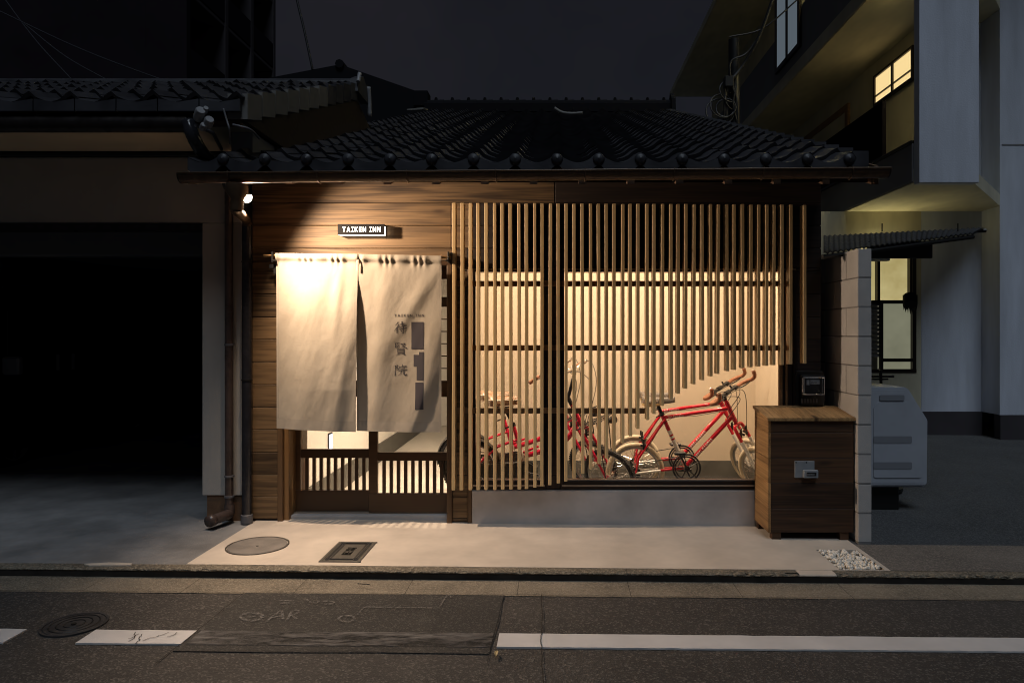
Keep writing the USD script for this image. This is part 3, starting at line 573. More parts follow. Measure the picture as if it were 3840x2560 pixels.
for u in (1760, 2075, 2936): put('spacer', box(px(u - 6, SB), px(u + 6, SB), SB + .0325, F + .002, pz(1073, SB) + .004, pz(1053, SB) - .004), 'rail_wood', lat)

# door curtain of two cloth panels on a rod
NY = 4.862
def nx(u): return px(u, NY)
def nz(v): return pz(v, NY)
nor = thing('door_curtain', 'long cream door curtain in two panels hung on a rod over the entrance', 'curtain', (nx(1345), NY, nz(957)))
def fold(u, v, line, amp, wl, wr, keep=0.0):
    """a ridge along a slanted line: soft to the left, steeper to the right"""
    (u0, v0), (u1, v1) = line; c = u0 + (u1 - u0) * (v - v0) / (v1 - v0); s = u - c; g = np.where(s < 0, np.exp(-(s / wl) ** 2), keep + (1 - keep) * np.exp(-(s / wr) ** 2)); t = np.clip((v - v0 + .05) / .3, 0, 1); return amp * g * t * t * (3 - 2 * t)
def wrinkles(u, v, s): return .0048 * (meshkit.fbm(st(u * 3.2 + v * 2.0, v * 1.5 - u * 1.1, 0 * u + s), 4, 3) - .5) + .0035 * (meshkit.fbm(st(u * 9 + v * 7, v * 3 - u * 2.5, 0 * u + s), 3, 9) - .5)
def disp1(u, v):
    d = fold(u, v, ((1.02, .08), (.70, 1.0)), .052, .55, .13, .45) * np.clip(v * 1.3, 0, 1) + fold(u, v, ((.55, .0), (.30, 1.0)), .014, .22, .16) + fold(u, v, ((.80, .02), (.72, .5)), .010, .07, .06) * np.clip(1.4 - 2 * v, 0, 1)
    d = d + wrinkles(u, v, 0) * (.5 + v) * 1.3; top = 1 / (1 + np.exp((v - .036) / .005)); return d * np.clip(v * 9, 0, 1) + top * .017
def disp2(u, v):
    d = -.026 * np.exp(-(u / .17) ** 2) * np.clip(v * 1.6 - .25, 0, 1) + fold(u, v, ((1.0, .03), (.50, .42)), 0.011, .13, .09) * np.clip(1.5 - 2.2 * v, 0, 1) + fold(u, v, ((1.08, .25), (.80, .75)), .012, .16, .08) + fold(u, v, ((.38, .0), (.22, 1.0)), .010, .12, .14) + fold(u, v, ((1.05, .55), (.62, 1.0)), .009, .16, .08)
    d = d + wrinkles(u, v, 5.3) * (.6 + .8 * v) * 1.4; top = 1 / (1 + np.exp((v - .036) / .005)); return d * np.clip(v * 9, 0, 1) + top * .017
def panel(u0t, u1t, u0b, u1b, vt, vb0, vb1, disp):
    def pos(u, v, off=0.0):
        x = nx(u0t + (u1t - u0t) * u) * (1 - v) + nx(u0b + (u1b - u0b) * u) * v; z0 = nz(vt[0] + (vt[1] - vt[0]) * u); z1 = nz(vb0 + (vb1 - vb0) * u)
        gath = .0035 * np.sin(u * 61 + 2.3 * np.sin(u * 17)) * np.exp(-((v - .035) / .03) ** 2)
        return st(x, NY - disp(u, v) - gath - off, z0 + (z1 - z0) * v)
    return pos
pos1 = panel(1035, 1342, 1041, 1338, (950, 953), 1604, 1617, disp1); pos2 = panel(1334, 1656, 1334, 1655, (953, 960), 1616, 1620, disp2)
def cloth(pos):
    m = grid(lambda u, v: pos(u, v), 90, 150); back = grid(lambda u, v: pos(u, v, -.0014), 90, 150); back = T(back.vertices, np.array(back.faces)[:, ::-1], process=False); return m, back
for pos in (pos1, pos2):
    m, bk = cloth(pos); cp = put('cloth_panel', cat([m, bk]), 'noren_cloth', nor, smooth=True)
    put('hem', cat([grid(lambda u, v, p=pos: p(u, .941 + .059 * v, .0016), 70, 10), grid(lambda u, v, p=pos: p(u * .030, v * .94, .0014), 3, 120), grid(lambda u, v, p=pos: p(.970 + .030 * u, v * .94, .0014), 3, 120)]), 'noren_hem', cp, smooth=True)
put('joining_strip', grid(lambda u, v: st(nx(1338 + 10 * u), NY - .013 - .002 * np.sin(u * np.pi), nz(953 + 62 * v)), 4, 10), 'noren_cloth', nor, smooth=True)
# print on the right panel
def cloth_uv(x, z):
    v = np.full_like(x, .5); u = v
    for _ in range(4):
        xl = nx(1334); xr = nx(1656) * (1 - v) + nx(1655) * v; u = (x - xl) / (xr - xl)
        z0 = nz(953 + 7 * u); z1 = nz(1616 + 4 * u); v = (z - z0) / (z1 - z0)
    return u, v
def printed(mesh2d):
    m = mesh2d
    for _ in range(3):
        if np.max(m.edges_unique_length) > .012 and len(m.faces) < 30000: m = m.subdivide()
    v = np.array(m.vertices); u_, v_ = cloth_uv(v[:, 0], v[:, 2]); q = pos2(u_, v_, .0016); return T(q, m.faces, process=False)
def flat(polys):
    out = []
    for g in polys:
        for gg in getattr(g, 'geoms', [g]):
            vv, ff = trimesh.creation.triangulate_polygon(gg, engine='earcut'); out.append(T(np.c_[vv[:, 0], np.zeros(len(vv)), vv[:, 1]], np.array(ff)[:, ::1], process=False))
    m = cat(out); n = m.face_normals[:, 1].mean()
    return m if n < 0 else T(m.vertices, np.array(m.faces)[:, ::-1], process=False)
CR = lambda a, b: (nx(1440 + a / 3.825), nz(1150 + b / 3.825))
def stroke(pts, w):
    """brush stroke through crop pixels; w = widths along it"""
    from shapely.ops import unary_union
    p = np.array(pts, float); s = np.r_[0, np.cumsum(np.linalg.norm(np.diff(p, axis=0), axis=1))]; k = max(5, int(s[-1] / 4)); t = np.linspace(0, s[-1], k); q = np.stack([np.interp(t, s, p[:, 0]), np.interp(t, s, p[:, 1])], 1); ww = np.interp(t / s[-1], np.linspace(0, 1, len(w)), w) / 2
    return unary_union([Point(*CR(*a)).buffer(b / 3.825 * NY / FPX, 5) for a, b in zip(q, ww)] + [Polygon([CR(*a) for a in (q[i], q[i + 1])] + [CR(q[i + 1][0] + .1, q[i + 1][1] + .1)]).convex_hull.buffer(min(ww[i], ww[i + 1]) / 3.825 * NY / FPX, 4) for i in range(k - 1)])
S = [([(206, 220), (190, 242), (163, 264)], (12, 9, 4)), ([(214, 258), (190, 298), (151, 348)], (13, 10, 4)), ([(194, 296), (190, 378)], (13, 11)), ([(230, 254), (296, 240)], (9, 12)), ([(262, 214), (264, 288)], (13, 10)), ([(212, 292), (326, 268)], (9, 13)),
     ([(222, 324), (324, 306)], (9, 12)), ([(284, 288), (287, 372), (278, 382), (262, 370)], (12, 12, 10, 4)), ([(236, 332), (254, 350)], (6, 13)),
     ([(166, 524), (168, 584)], (11, 10)), ([(164, 526), (222, 521)], (9, 9)), ([(166, 583), (226, 579)], (9, 9)), ([(178, 543), (216, 540), (217, 563), (180, 566)], (7, 7, 7, 7)), ([(194, 528), (193, 541)], (7, 7)), ([(194, 565), (194, 582)], (7, 7)),
     ([(240, 532), (300, 525), (280, 562), (240, 592)], (8, 11, 10, 4)), ([(252, 540), (282, 570), (326, 592)], (7, 11, 13)),
     ([(198, 600), (199, 664)], (10, 9)), ([(197, 603), (288, 600), (287, 664)], (8, 9, 10)), ([(202, 622), (284, 620)], (7, 7)), ([(202, 642), (284, 641)], (7, 7)), ([(198, 664), (288, 663)], (8, 8)), ([(216, 668), (196, 680), (164, 688)], (10, 8, 4)), ([(258, 668), (284, 678), (304, 688)], (8, 10, 13)),
     ([(158, 848), (200, 838), (180, 868), (206, 884), (196, 906), (180, 900)], (8, 10, 8, 11, 9, 4)), ([(166, 846), (160, 985)], (11, 9)), ([(262, 826), (270, 848)], (8, 13)), ([(224, 858), (216, 886)], (11, 8)), ([(224, 860), (324, 850), (306, 874)], (8, 11, 5)), ([(240, 888), (298, 878)], (8, 11)), ([(216, 916), (328, 900)], (9, 12)),
     ([(256, 912), (242, 950), (204, 986)], (11, 9, 4)), ([(286, 908), (284, 960), (300, 978), (326, 974), (322, 954)], (11, 11, 12, 13, 4))]
rect = lambda a, b, c, d: Polygon([CR(a, c), CR(b, c), CR(b, d), CR(a, d)])
put('printed_characters', printed(flat([stroke(*s) for s in S])), 'cloth_print', nor, smooth=True, label='three dark brushed characters printed one below the other')
put('printed_block', printed(flat([rect(393, 571, 218, 607)])), 'cloth_print', nor, smooth=True)
put('printed_block', printed(flat([Polygon([CR(*q) for q in ((505, 647), (573, 647), (574, 1052), (472, 1052), (472, 857), (427, 857), (427, 687), (505, 687))])])), 'cloth_print', nor, smooth=True)
put('printed_block', printed(flat([rect(453, 573, 1083, 1470)])), 'cloth_print', nor, smooth=True)
tm = text_on('TAIKEN INN', .0175, (nx(1480), 0, nz(1187.5)), (1, 0, 0), (0, 0, 1), .0004, True, .006, nx(1590) - nx(1480))
fr = np.array(tm.face_normals)[:, 1] < -.5; put('printed_name', printed(T(np.array(tm.vertices) * [1, 0, 1], np.array(tm.faces)[fr], process=True)), 'cloth_print', nor, smooth=True)
put('rod', tube([(nx(990), NY - .002, nz(959)), (nx(1690), NY - .002, nz(966))], .0105, 12), 'brass', nor, smooth=True)
for u, s in ((1026, 1), (1683, -1)):
    br = put('rod_bracket', cat([box(nx(u) - .006, nx(u) + .006, NY - .028, F - .001, nz(985), nz(945), .002), box(nx(u) - .014, nx(u) + .014, F - .008, F - .0005, nz(1000), nz(938), .002), box(nx(u - 2), nx(u + 2) + .022 * s, NY - .030, NY + .026, nz(980), nz(975), .001)]), 'black_iron', nor)
put('lower_catch', cat([box(nx(1002), nx(1036), NY + .03, F - .001, nz(1005), nz(989), .003), box(nx(1024), nx(1036), NY + .004, NY + .03, nz(1028), nz(988), .003)]), 'black_iron', nor)

# lit name sign
SG0, SG1, SZ0, SZ1 = px(1267, 4.94), px(1441, 4.94), pz(881, 4.94), pz(841, 4.94)
sg = thing('name_sign', 'small lit box sign with white letters above the door curtain', 'sign', ((SG0 + SG1) / 2, 4.97, SZ0))
put('light_body', box(SG0 + .001, SG1 - .001, 4.944, 4.988, SZ0 + .001, SZ1 - .012, .002), 'sign_light', sg)
put('back_plate', box(SG0, SG1, 4.9885, 4.999, SZ0, SZ1), 'sign_face', sg)
put('face_plate', box(SG0 - .001, SG1 + .001, 4.940, 4.9438, SZ0 + .004, SZ1 + .001), 'sign_face', sg); put('top_plate', box(SG0, SG1, 4.944, 4.9882, SZ1 - .0115, SZ1), 'sign_face', sg); put('end_plate', box(SG0 - .001, SG0 + .0008, 4.944, 4.9882, SZ0, SZ1 - .012), 'sign_face', sg)
put('letters', text_on('TAIKEN INN', .034, (px(1284, 4.938), 4.9395, pz(869, 4.938)), (1, 0, 0), (0, 0, 1), .0025, True, .006, px(1427, 4.938) - px(1284, 4.938)), 'sign_light', sg)

# spotlight under the eave
LP = P(930, 745, 4.55); ax = np.array([.78, -.25, -.52]); ax /= np.linalg.norm(ax)
sp = thing('spotlight', 'small lit spotlight under the eave at the left corner of the inn', 'spotlight', LP)
put('housing', lathe([(1e-5, -.115), (.022, -.113), (.030, -.10), (.034, -.02), (.036, .0025), (.0335, .0025), (.032, -.004), (1e-5, -.004)], LP, ax, 20), 'black_iron', sp, smooth=40)
put('lens', lathe([(1e-5, .001), (.031, .001), (.031, -.003)], LP, ax, 20), 'lamp_glow', sp)
put('arm', tube([LP - ax * .06, LP - ax * .06 + np.array([0, .01, .10]), (LP[0], 4.62, 2.49)], .007, 8), 'black_iron', sp, smooth=True)
spot = UsdLux.SphereLight.Define(stage, sp.path + '/lamp')
z_ = -ax; x_ = np.cross([0, 0, 1.], z_); x_ /= np.linalg.norm(x_); y_ = np.cross(z_, x_); o_ = ax * .034
spot.AddTransformOp().Set(Gf.Matrix4d(*x_, 0, *y_, 0, *z_, 0, *o_, 1)); spot.CreateRadiusAttr(.030); spot.CreateIntensityAttr(SPOT_I); spot.CreateColorAttr(Gf.Vec3f(1.0, .75, .54))
sh = UsdLux.ShapingAPI.Apply(spot.GetPrim()); sh.CreateShapingConeAngleAttr(86.0); sh.CreateShapingConeSoftnessAttr(.8)

# downpipes
dp = thing('downpipe', 'glossy black downpipe with bronze offset bend at the left edge of the inn facade', 'downpipe', P(926, 1950, 4.93))
put('outlet', lathe([(.030, -.11), (.034, -.10), (.034, -.04), (.062, .0), (.062, .05)], P(889, 722, 4.10), (0, 0, 1), 16), 'bronze_gutter', dp, smooth=40)
put('bend', tube(curve([P(888, 735, 4.10), P(882, 770, 4.14), P(888, 792, 4.24), P(922, 822, 4.86), P(926, 850, 4.93)], 6), .031, 12), 'bronze_gutter', dp, smooth=True)
put('pipe', tube([P(926, 842, 4.93), P(926, 1955, 4.93)], .0335, 18), 'black_pipe', dp, smooth=True)
for v in (982, 1424): put('clip', lathe([(.0345, -.006), (.038, -.005), (.038, .005), (.0345, .006)], P(926, v, 4.93), (0, 0, 1), 18), 'black_iron', dp, smooth=40)
put('collar', lathe([(.040, -.03), (.041, -.028), (.041, .03), (.036, .034)], P(926, 1944, 4.93), (0, 0, 1), 18), 'cable_grey', dp, smooth=40)
d2 = thing('downpipe', 'matt brown downpipe on the plaster column ending in an angled spout', 'downpipe', P(860, 1930, 4.95))
put('pipe', tube([P(858, 690, 4.95), P(860, 1905, 4.95)], .0285, 16), 'brown_pipe', d2, smooth=True)
put('upper_bend', tube(curve([P(705, 455, 4.22), P(728, 520, 4.22), P(770, 585, 4.35), P(838, 640, 4.80), P(858, 700, 4.95)], 6), .040, 12), 'black_pipe', d2, smooth=True)
put('spout', tube(curve([P(860, 1890, 4.95), P(860, 1922, 4.94), P(838, 1934, 4.87), P(794, 1950, 4.78)], 6), .036, 14, caps=False), 'brown_pipe', d2, smooth=True)
put('spout', tube([P(800, 1948, 4.79), P(783, 1955, 4.75)], .041, 14), 'brown_pipe', d2, smooth=True)
for v in (1292, 1784, 1860): put('clip', lathe([(.030, -.008), (.0345, -.007), (.0345, .007), (.030, .008)], P(860, v, 4.95), (0, 0, 1), 16), 'cable_grey', d2, smooth=40)

# iron covers in apron and road
mc = thing('manhole_cover', 'round dull concrete filled manhole cover in the apron before the door curtain', 'manhole cover', (-1.93, 4.418, .017))
put('lid', tilt(disc((-1.93, 4.418, -.02), (0, 0, 1), .181, .0245, 48, .004)), 'manhole_face', mc, smooth=30); put('rim', tilt(lathe([(.183, -.02), (.183, .0035), (.192, .005), (.192, -.02)], (-1.93, 4.418, 0), (0, 0, 1), 48)), 'iron_cover', mc, smooth=30)
put('key_hole', tilt(disc((-1.925, 4.40, .0046), (0, 0, 1), .008, .0015, 12)), 'black_iron', mc)
m2 = thing('meter_cover', 'rectangular ornamented iron meter cover set in the apron', 'meter cover', (-1.305, 4.31, .011))
cx, cy, hw, hh = -1.305, 4.31, .115, .19
put('rim', tilt(cat([box(cx - hw - .012, cx + hw + .012, cy + s * hh - .006, cy + s * hh + .006, -.02, .006, .001) for s in (-1, 1)] + [box(cx + s * hw - .006 - .006, cx + s * hw + .006, cy - hh + .0065, cy + hh - .0065, -.02, .006, .001) for s in (-1, 1)])), 'iron_cover', m2)
put('lid', tilt(box(cx - hw + .007, cx + hw - .007, cy - hh + .008, cy + hh - .008, -.02, .0045, .001)), 'iron_cover', m2)
orn = [box(cx - hw + a, cx + hw - a, cy + s * (hh - b) - .002, cy + s * (hh - b) + .002, .0046, .0085) for s in (-1, 1) for a, b in ((.035, .028), (.035, .040))] + [box(cx + s * (hw - a) - .002, cx + s * (hw - a) + .002, cy - hh + .05, cy + hh - .05, .0046, .0085) for s in (-1, 1) for a in (.020, .030, .044)]
orn += [ring((cx + a * (hw - .030), cy + b * (hh - .034), .006), (0, 0, 1), .014, .003, 16, 6) for a in (-1, 1) for b in (-1, 1)] + [disc((cx + a * (hw - .030), cy + b * (hh - .034), .0046), (0, 0, 1), .006, .004, 8) for a in (-1, 1) for b in (-1, 1)]
put('relief', tilt(cat(orn)), 'iron_cover_dark', m2)
gl = []                                                  # three cast characters, drawn as bars
for (x0, y0, x1, y1) in ((-.028, .062, .030, .066), (-.002, .030, .002, .062), (.002, .046, .020, .050), (-.020, .030, -.016, .050), (-.028, .028, .030, .032), (-.002, -.02, .002, .022), (-.026, .008, -.006, .012), (.006, .008, .026, .012), (-.028, -.028, -.020, .002), (.020, -.028, .028, .002), (-.026, -.040, .028, -.036), (-.016, -.068, -.012, -.034), (.010, -.068, .014, -.030), (-.028, -.052, .028, -.048), (-.028, -.070, .030, -.066)): gl.append(box(cx + x0, cx + x1, cy + y0, cy + y1, .0046, .0088))
put('cast_characters', tilt(cat(gl)), 'black_iron', m2)
m3 = thing('manhole_cover', 'small round dark iron manhole cover in the road beside the painted dashes', 'manhole cover', (-2.355, 3.34, -.04))
put('rim', tilt(lathe([(.130, ROAD - .01), (.130, ROAD + .006), (.142, ROAD + .007), (.143, ROAD - .01)], (-2.355, 3.34, 0), (0, 0, 1), 40)), 'iron_cover_dark', m3, smooth=30)
put('lid', tilt(disc((-2.355, 3.34, ROAD - .01), (0, 0, 1), .129, .0155, 40, .003)), 'iron_cover_dark', m3, smooth=30)
put('relief', tilt(cat([ring((-2.355, 3.34, ROAD + .006), (0, 0, 1), r, .0028, 36, 5) for r in (.045, .075, .105)] + [disc((-2.355, 3.335, ROAD + .0056), (0, 0, 1), .012, .004, 10)])), 'black_iron', m3)
# fallen leaf, twig, small stones
q = P(1861, 2465, FPX * (CAM_H - ROAD) / (2465 - VY))
put('fallen_leaf', tilt(grid(lambda u, v: st(q[0] + .011 * np.sin(np.pi * v) * (u - .5) * 1.6, q[1] - .03 + .06 * v, ROAD + .014 + .007 * np.abs(u - .5) + .006 * np.sin(3 * v)), 4, 8)), 'leaf', label='yellowish dry leaf lying on the asphalt before the painted line', cat='leaf')
q = P(1362, 2213, FPX * (CAM_H - ROAD) / (2213 - VY))
put('twig', tilt(tube(curve([(q[0] - .035, q[1] + .01, ROAD + .026), (q[0], q[1] + .002, ROAD + .027), (q[0] + .038, q[1] - .003, ROAD + .026)], 5), [.0022] * 11, 6)), 'black_part', label='thin dark twig lying in the gutter before the kerb', cat='twig')

# plank clad enclosure at the right corner
BX0, BX1, BY0, BY1 = 1.445, 2.027, 4.648, 4.965
en = thing('plank_enclosure', 'chest-high dark plank cabinet with sloping lid at the right corner of the inn', 'cabinet', ((BX0 + BX1) / 2, BY0, -.016))
def lz(y): return .800 + (y - BY0) * .142
cuts = [.035, .20, .372, .542, .715, lz(BY0)]
for a, b in zip(cuts[:-1], cuts[1:]): put('plank', box(BX0 + .019, BX1, BY0, BY0 + .018, a + .0012, b - .0012, .0025), 'box_wood_shaded', en)
for a, b in zip(cuts[:-1], cuts[1:]):
    zt = (lambda y, b=b: b) if b < .79 else lz
    put('plank', hull([(x, y, z) for x in (BX0, BX0 + .018) for y in (BY0, BY1) for z in (a + .0012, (b if b < .79 else lz(y)) - .0012)]), 'box_wood_lit', en)
lx = np.linspace(BX0 - .012, BX1 + .006, 6)
for a, b in zip(lx[:-1], lx[1:]): put('lid_board', hull([(x, y, lz(y) + dz) for x in (a + .001, b - .001) for y in (BY0 - .018, BY1 + .01) for dz in (.0, .020)]), 'box_wood_lit', en)
for x in (BX0 + .03, BX1 - .09): put('foot', box(x, x + .06, BY0 + .01, BY0 + .07, -.03, .034), 'box_wood_shaded', en)
put('foot', box(BX0 + .01, BX0 + .06, BY1 - .06, BY1 - .01, -.03, .034), 'box_wood_shaded', en)
put('back_panel', box(BX0 + .019, BX1, BY1 - .015, BY1, .035, lz(BY1) - .002), 'box_wood_shaded', en)
wm = thing('meter_reader', 'small grey remote meter dial fixed to the front of the plank cabinet', 'meter', P(3020, 1760, 4.64))
wy = 4.6475
put('base_plate', box(px(2979, wy), px(3053, wy), wy - .008, wy, pz(1790, wy), pz(1727, wy), .003), 'meter_grey', wm)
rd_ = put('dial_case', box(px(3008, wy), px(3062, wy), wy - .034, wy - .0085, pz(1788, wy), pz(1759, wy), .003), 'meter_grey', wm)
put('window', box(px(3018, wy), px(3054, wy), wy - .0355, wy - .0342, pz(1780, wy), pz(1767, wy)), 'black_iron', rd_); put('digits', text_on('00000', .011, (px(3020, wy), wy - .0358, pz(1777, wy)), (1, 0, 0), (0, 0, 1), .0006, True), 'meter_grey', rd_)
for u, v in ((2985, 1733), (3024, 1733)): put('screw', disc(P(u, v, wy - .0082), (0, -1, 0), .005, .002, 8), 'black_iron', wm)
# electric meter
em = thing('electric_meter', 'dark electric meter with clear cover on the wall above the plank cabinet', 'meter', P(3045, 1460, 4.96))
ey = 4.93
put('back_board', box(px(2993, ey), px(3098, ey), ey + .045, F - .001, pz(1530, ey), pz(1392, ey), .004), 'black_iron', em)
put('case', box(px(3006, ey), px(3094, ey), ey, ey + .044, pz(1520, ey), pz(1406, ey), .008), 'black_part', em)
cv = put('clear_cover', box(px(3015, ey - .05), px(3092, ey - .05), ey - .055, ey - .001, pz(1479, ey), pz(1413, ey), .008), 'meter_glass', em)
put('cover_edge', cat([tube([P(u, a, ey - .056), P(u2, b, ey - .056)], .0022, 6) for u, a, u2, b in ((3015, 1413, 3092, 1413), (3015, 1479, 3092, 1479), (3015, 1413, 3015, 1479), (3092, 1413, 3092, 1479))]), 'clamp_grey', cv)
put('register', cat([box(px(3024, ey), px(3034, ey), ey - .008, ey - .001, pz(1443, ey), pz(1424, ey)), box(px(3038, ey), px(3072, ey), ey - .008, ey - .001, pz(1440, ey), pz(1424, ey))]), 'meter_grey', em)
put('digits', text_on('15720', .010, (px(3040, ey), ey - .0083, pz(1436, ey)), (1, 0, 0), (0, 0, 1), .0006, True), 'black_iron', em)
put('terminal', cat([box(px(3003 + k * 11, ey), px(3010 + k * 11, ey), ey - .006, ey - .0005, pz(1510, ey), pz(1495, ey)) for k in range(6)]), 'cable_grey', em)

# block wall
bw = thing('block_wall', 'narrow grey concrete block wall seen end-on beside the plank cabinet', 'wall', (2.083, 4.6, -.02))
for c in range(10):
    z0 = -.02 + c * .1985; y = 4.60; first = .39 if c % 2 == 0 else .19; k = 0
    while y < 7.4:
        L = first if k == 0 else .39; put('block', box(2.036 + rs.normal(0, .0008), 2.128 + rs.normal(0, .0008), y + .004, y + L - .004, z0 + .004, z0 + .1945, .003), 'block', bw); y += L; k += 1
put('mortar', box(2.041, 2.123, 4.605, 7.38, -.03, 1.955), 'old_concrete', bw)
# ================================================================ bicycles behind the window
BYP = 5.50                                               # plane of the two front bicycles
def B(u, v, lat=0.0): return P(u, v, BYP) + np.array([0, lat, 0])
def rot_about(p0, p1, ang):
    d = (np.asarray(p1) - p0); return trimesh.transformations.rotation_matrix(ang, d / np.linalg.norm(d), p0)
def mv(m, M):
    if M is None: return m
    m = m.copy(); m.apply_transform(M); return m
def wheel(bike, c, R, tyre_mat, M=None, tread=False, seed=0, rw=.019):
    ax = (0, 1, 0); ty = ring(c, ax, R, rw, 64, 10)
    if tread:
        kn = []
        for k in range(64):
            a = 2 * np.pi * k / 64
            for s, dy in ((-.5, -.010), (.5, .010)): p = c + np.array([math.cos(a + s * .05), 0, math.sin(a + s * .05)]) * (R + rw * .86); e = np.array([-math.sin(a), 0, math.cos(a)]); kn.append(hull([p + e * t * .006 + np.array([0, dy + w * .005, 0]) + np.array([math.cos(a), 0, math.sin(a)]) * h for t in (-1, 1) for w in (-1, 1) for h in (-.004, .004)]))
        ty = cat([ty] + kn)
    w = put('wheel', mv(ty, M), tyre_mat, bike, smooth=40)
    put('rim', mv(lathe([(R - rw * .7, -.011), (R - rw * .7 - .012, -.010), (R - rw * .7 - .020, 0), (R - rw * .7 - .012, .010), (R - rw * .7, .011)], c, ax, 56), M), 'alloy', w, smooth=40)
    sp = []
    for k in range(28):
        a = 2 * np.pi * k / 28; sd = 1 if k % 2 else -1; off = .5 * (1 if (k // 2) % 2 else -1); h = c + np.array([math.cos(a + off * 2.2) * .022, sd * .026, math.sin(a + off * 2.2) * .022]); e = c + np.array([math.cos(a), 0, math.sin(a)]) * (R - rw * .7 - .018); sp.append(tube([h, e], .0013, 4, caps=False))
    put('spokes', mv(cat(sp), M), 'chrome', w)
    put('hub', mv(lathe([(1e-5, -.05), (.008, -.05), (.008, -.034), (.026, -.032), (.026, -.022), (.013, -.018), (.013, .018), (.026, .022), (.026, .032), (.008, .034), (.008, .05), (1e-5, .05)], c, ax, 14), M), 'chrome', w, smooth=40)
    return w
def crankset(bike, bb, R, ang, spokes=5):
    y = -.045
    c = bb + np.array([0, y, 0])
    cs = put('crankset', cat([ring(c, (0, 1, 0), R - .008, .0075, 44, 8), ring(c + [0, .012, 0], (0, 1, 0), R - .028, .006, 40, 6)] + [tube([c, c + np.array([math.cos(a), .002, math.sin(a)]) * (R - .012)], .009, 6, ell=(1, .5)) for a in np.arange(spokes) * 2 * np.pi / spokes + .5] + [lathe([(1e-5, -.03), (.02, -.03), (.022, .12), (1e-5, .12)], c, (0, 1, 0), 14)]), 'black_part', bike, smooth=40)
    for s, yy in ((1, y - .022), (-1, .075)):
        e = bb + np.array([math.cos(ang), 0, math.sin(ang)]) * .150 * s + [0, yy, 0]; put('crank_arm', tube([bb + [0, yy, 0], e], [.013, .010], 8, ell=(1, .7)), 'black_part', cs, smooth=True)
        o = -1 if s > 0 else 1; pc = e + np.array([0, .055 * o, 0]); put('pedal', cat([box(pc[0] - .045, pc[0] + .045, pc[1] - .035, pc[1] + .035, pc[2] - .012, pc[2] + .012, .006), tube([e, pc], .007, 8)]), 'black_part', cs)
    return cs
def chain(bike, bb, hub, R, r):
    y = -.033; d = hub - bb; L = np.linalg.norm(d); a = math.atan2(d[2], d[0]); n = np.array([-math.sin(a), 0, math.cos(a)])
    pts = [bb + n * (R - .02) + [0, y, 0], hub + n * r + [0, y, 0]]; pt2 = [bb - n * (R - .02) + [0, y, 0], hub - n * (r + .03) + [0, y, 0]]
    put('chain', cat([tube(p, .0048, 6, ell=(1, .8)) for p in (pts, pt2)] + [ring(hub + [0, y, 0], (0, 1, 0), rr, .004, 24, 6) for rr in (r, r * .8, r * .6)]), 'black_part', bike, smooth=True)
def brake(bike, p, M=None):
    put('brake', mv(cat([tube([p + [0, s * .036, -.03], p + [0, s * .034, .05]], .009, 8) for s in (-1, 1)] + [tube([p + [0, -.045, .05], p + [0, .04, .045]], .0035, 6)] + [box(p[0] - .026, p[0] + .026, p[1] + s * .022 - .007, p[1] + s * .022 + .007, p[2] - .008, p[2] + .008, .003) for s in (-1, 1)]), M), 'black_part', bike)
def tube_letters(text, h, p0, p1, r, start, width, up=1, bold=True, spacing=.004):
    """lettering wrapped round the viewer's side of a tube"""
    d = (p1 - p0) / np.linalg.norm(p1 - p0); n = np.array([-d[2], 0, d[0]]) * up; m = text_on(text, h, (0, -h / 2, 0), (1, 0, 0), (0, 1, 0), .0006, bold, spacing, width)
    m = m.subdivide() if len(m.faces) < 6000 else m
    v = np.array(m.vertices); s = start + v[:, 0]; a = v[:, 1] / r; rr = r + .0006 + v[:, 2]
    return T(p0 + d * s[:, None] + n * (np.sin(a) * rr)[:, None] + np.array([0, -1.0, 0]) * (np.cos(a) * rr)[:, None], m.faces, process=False)

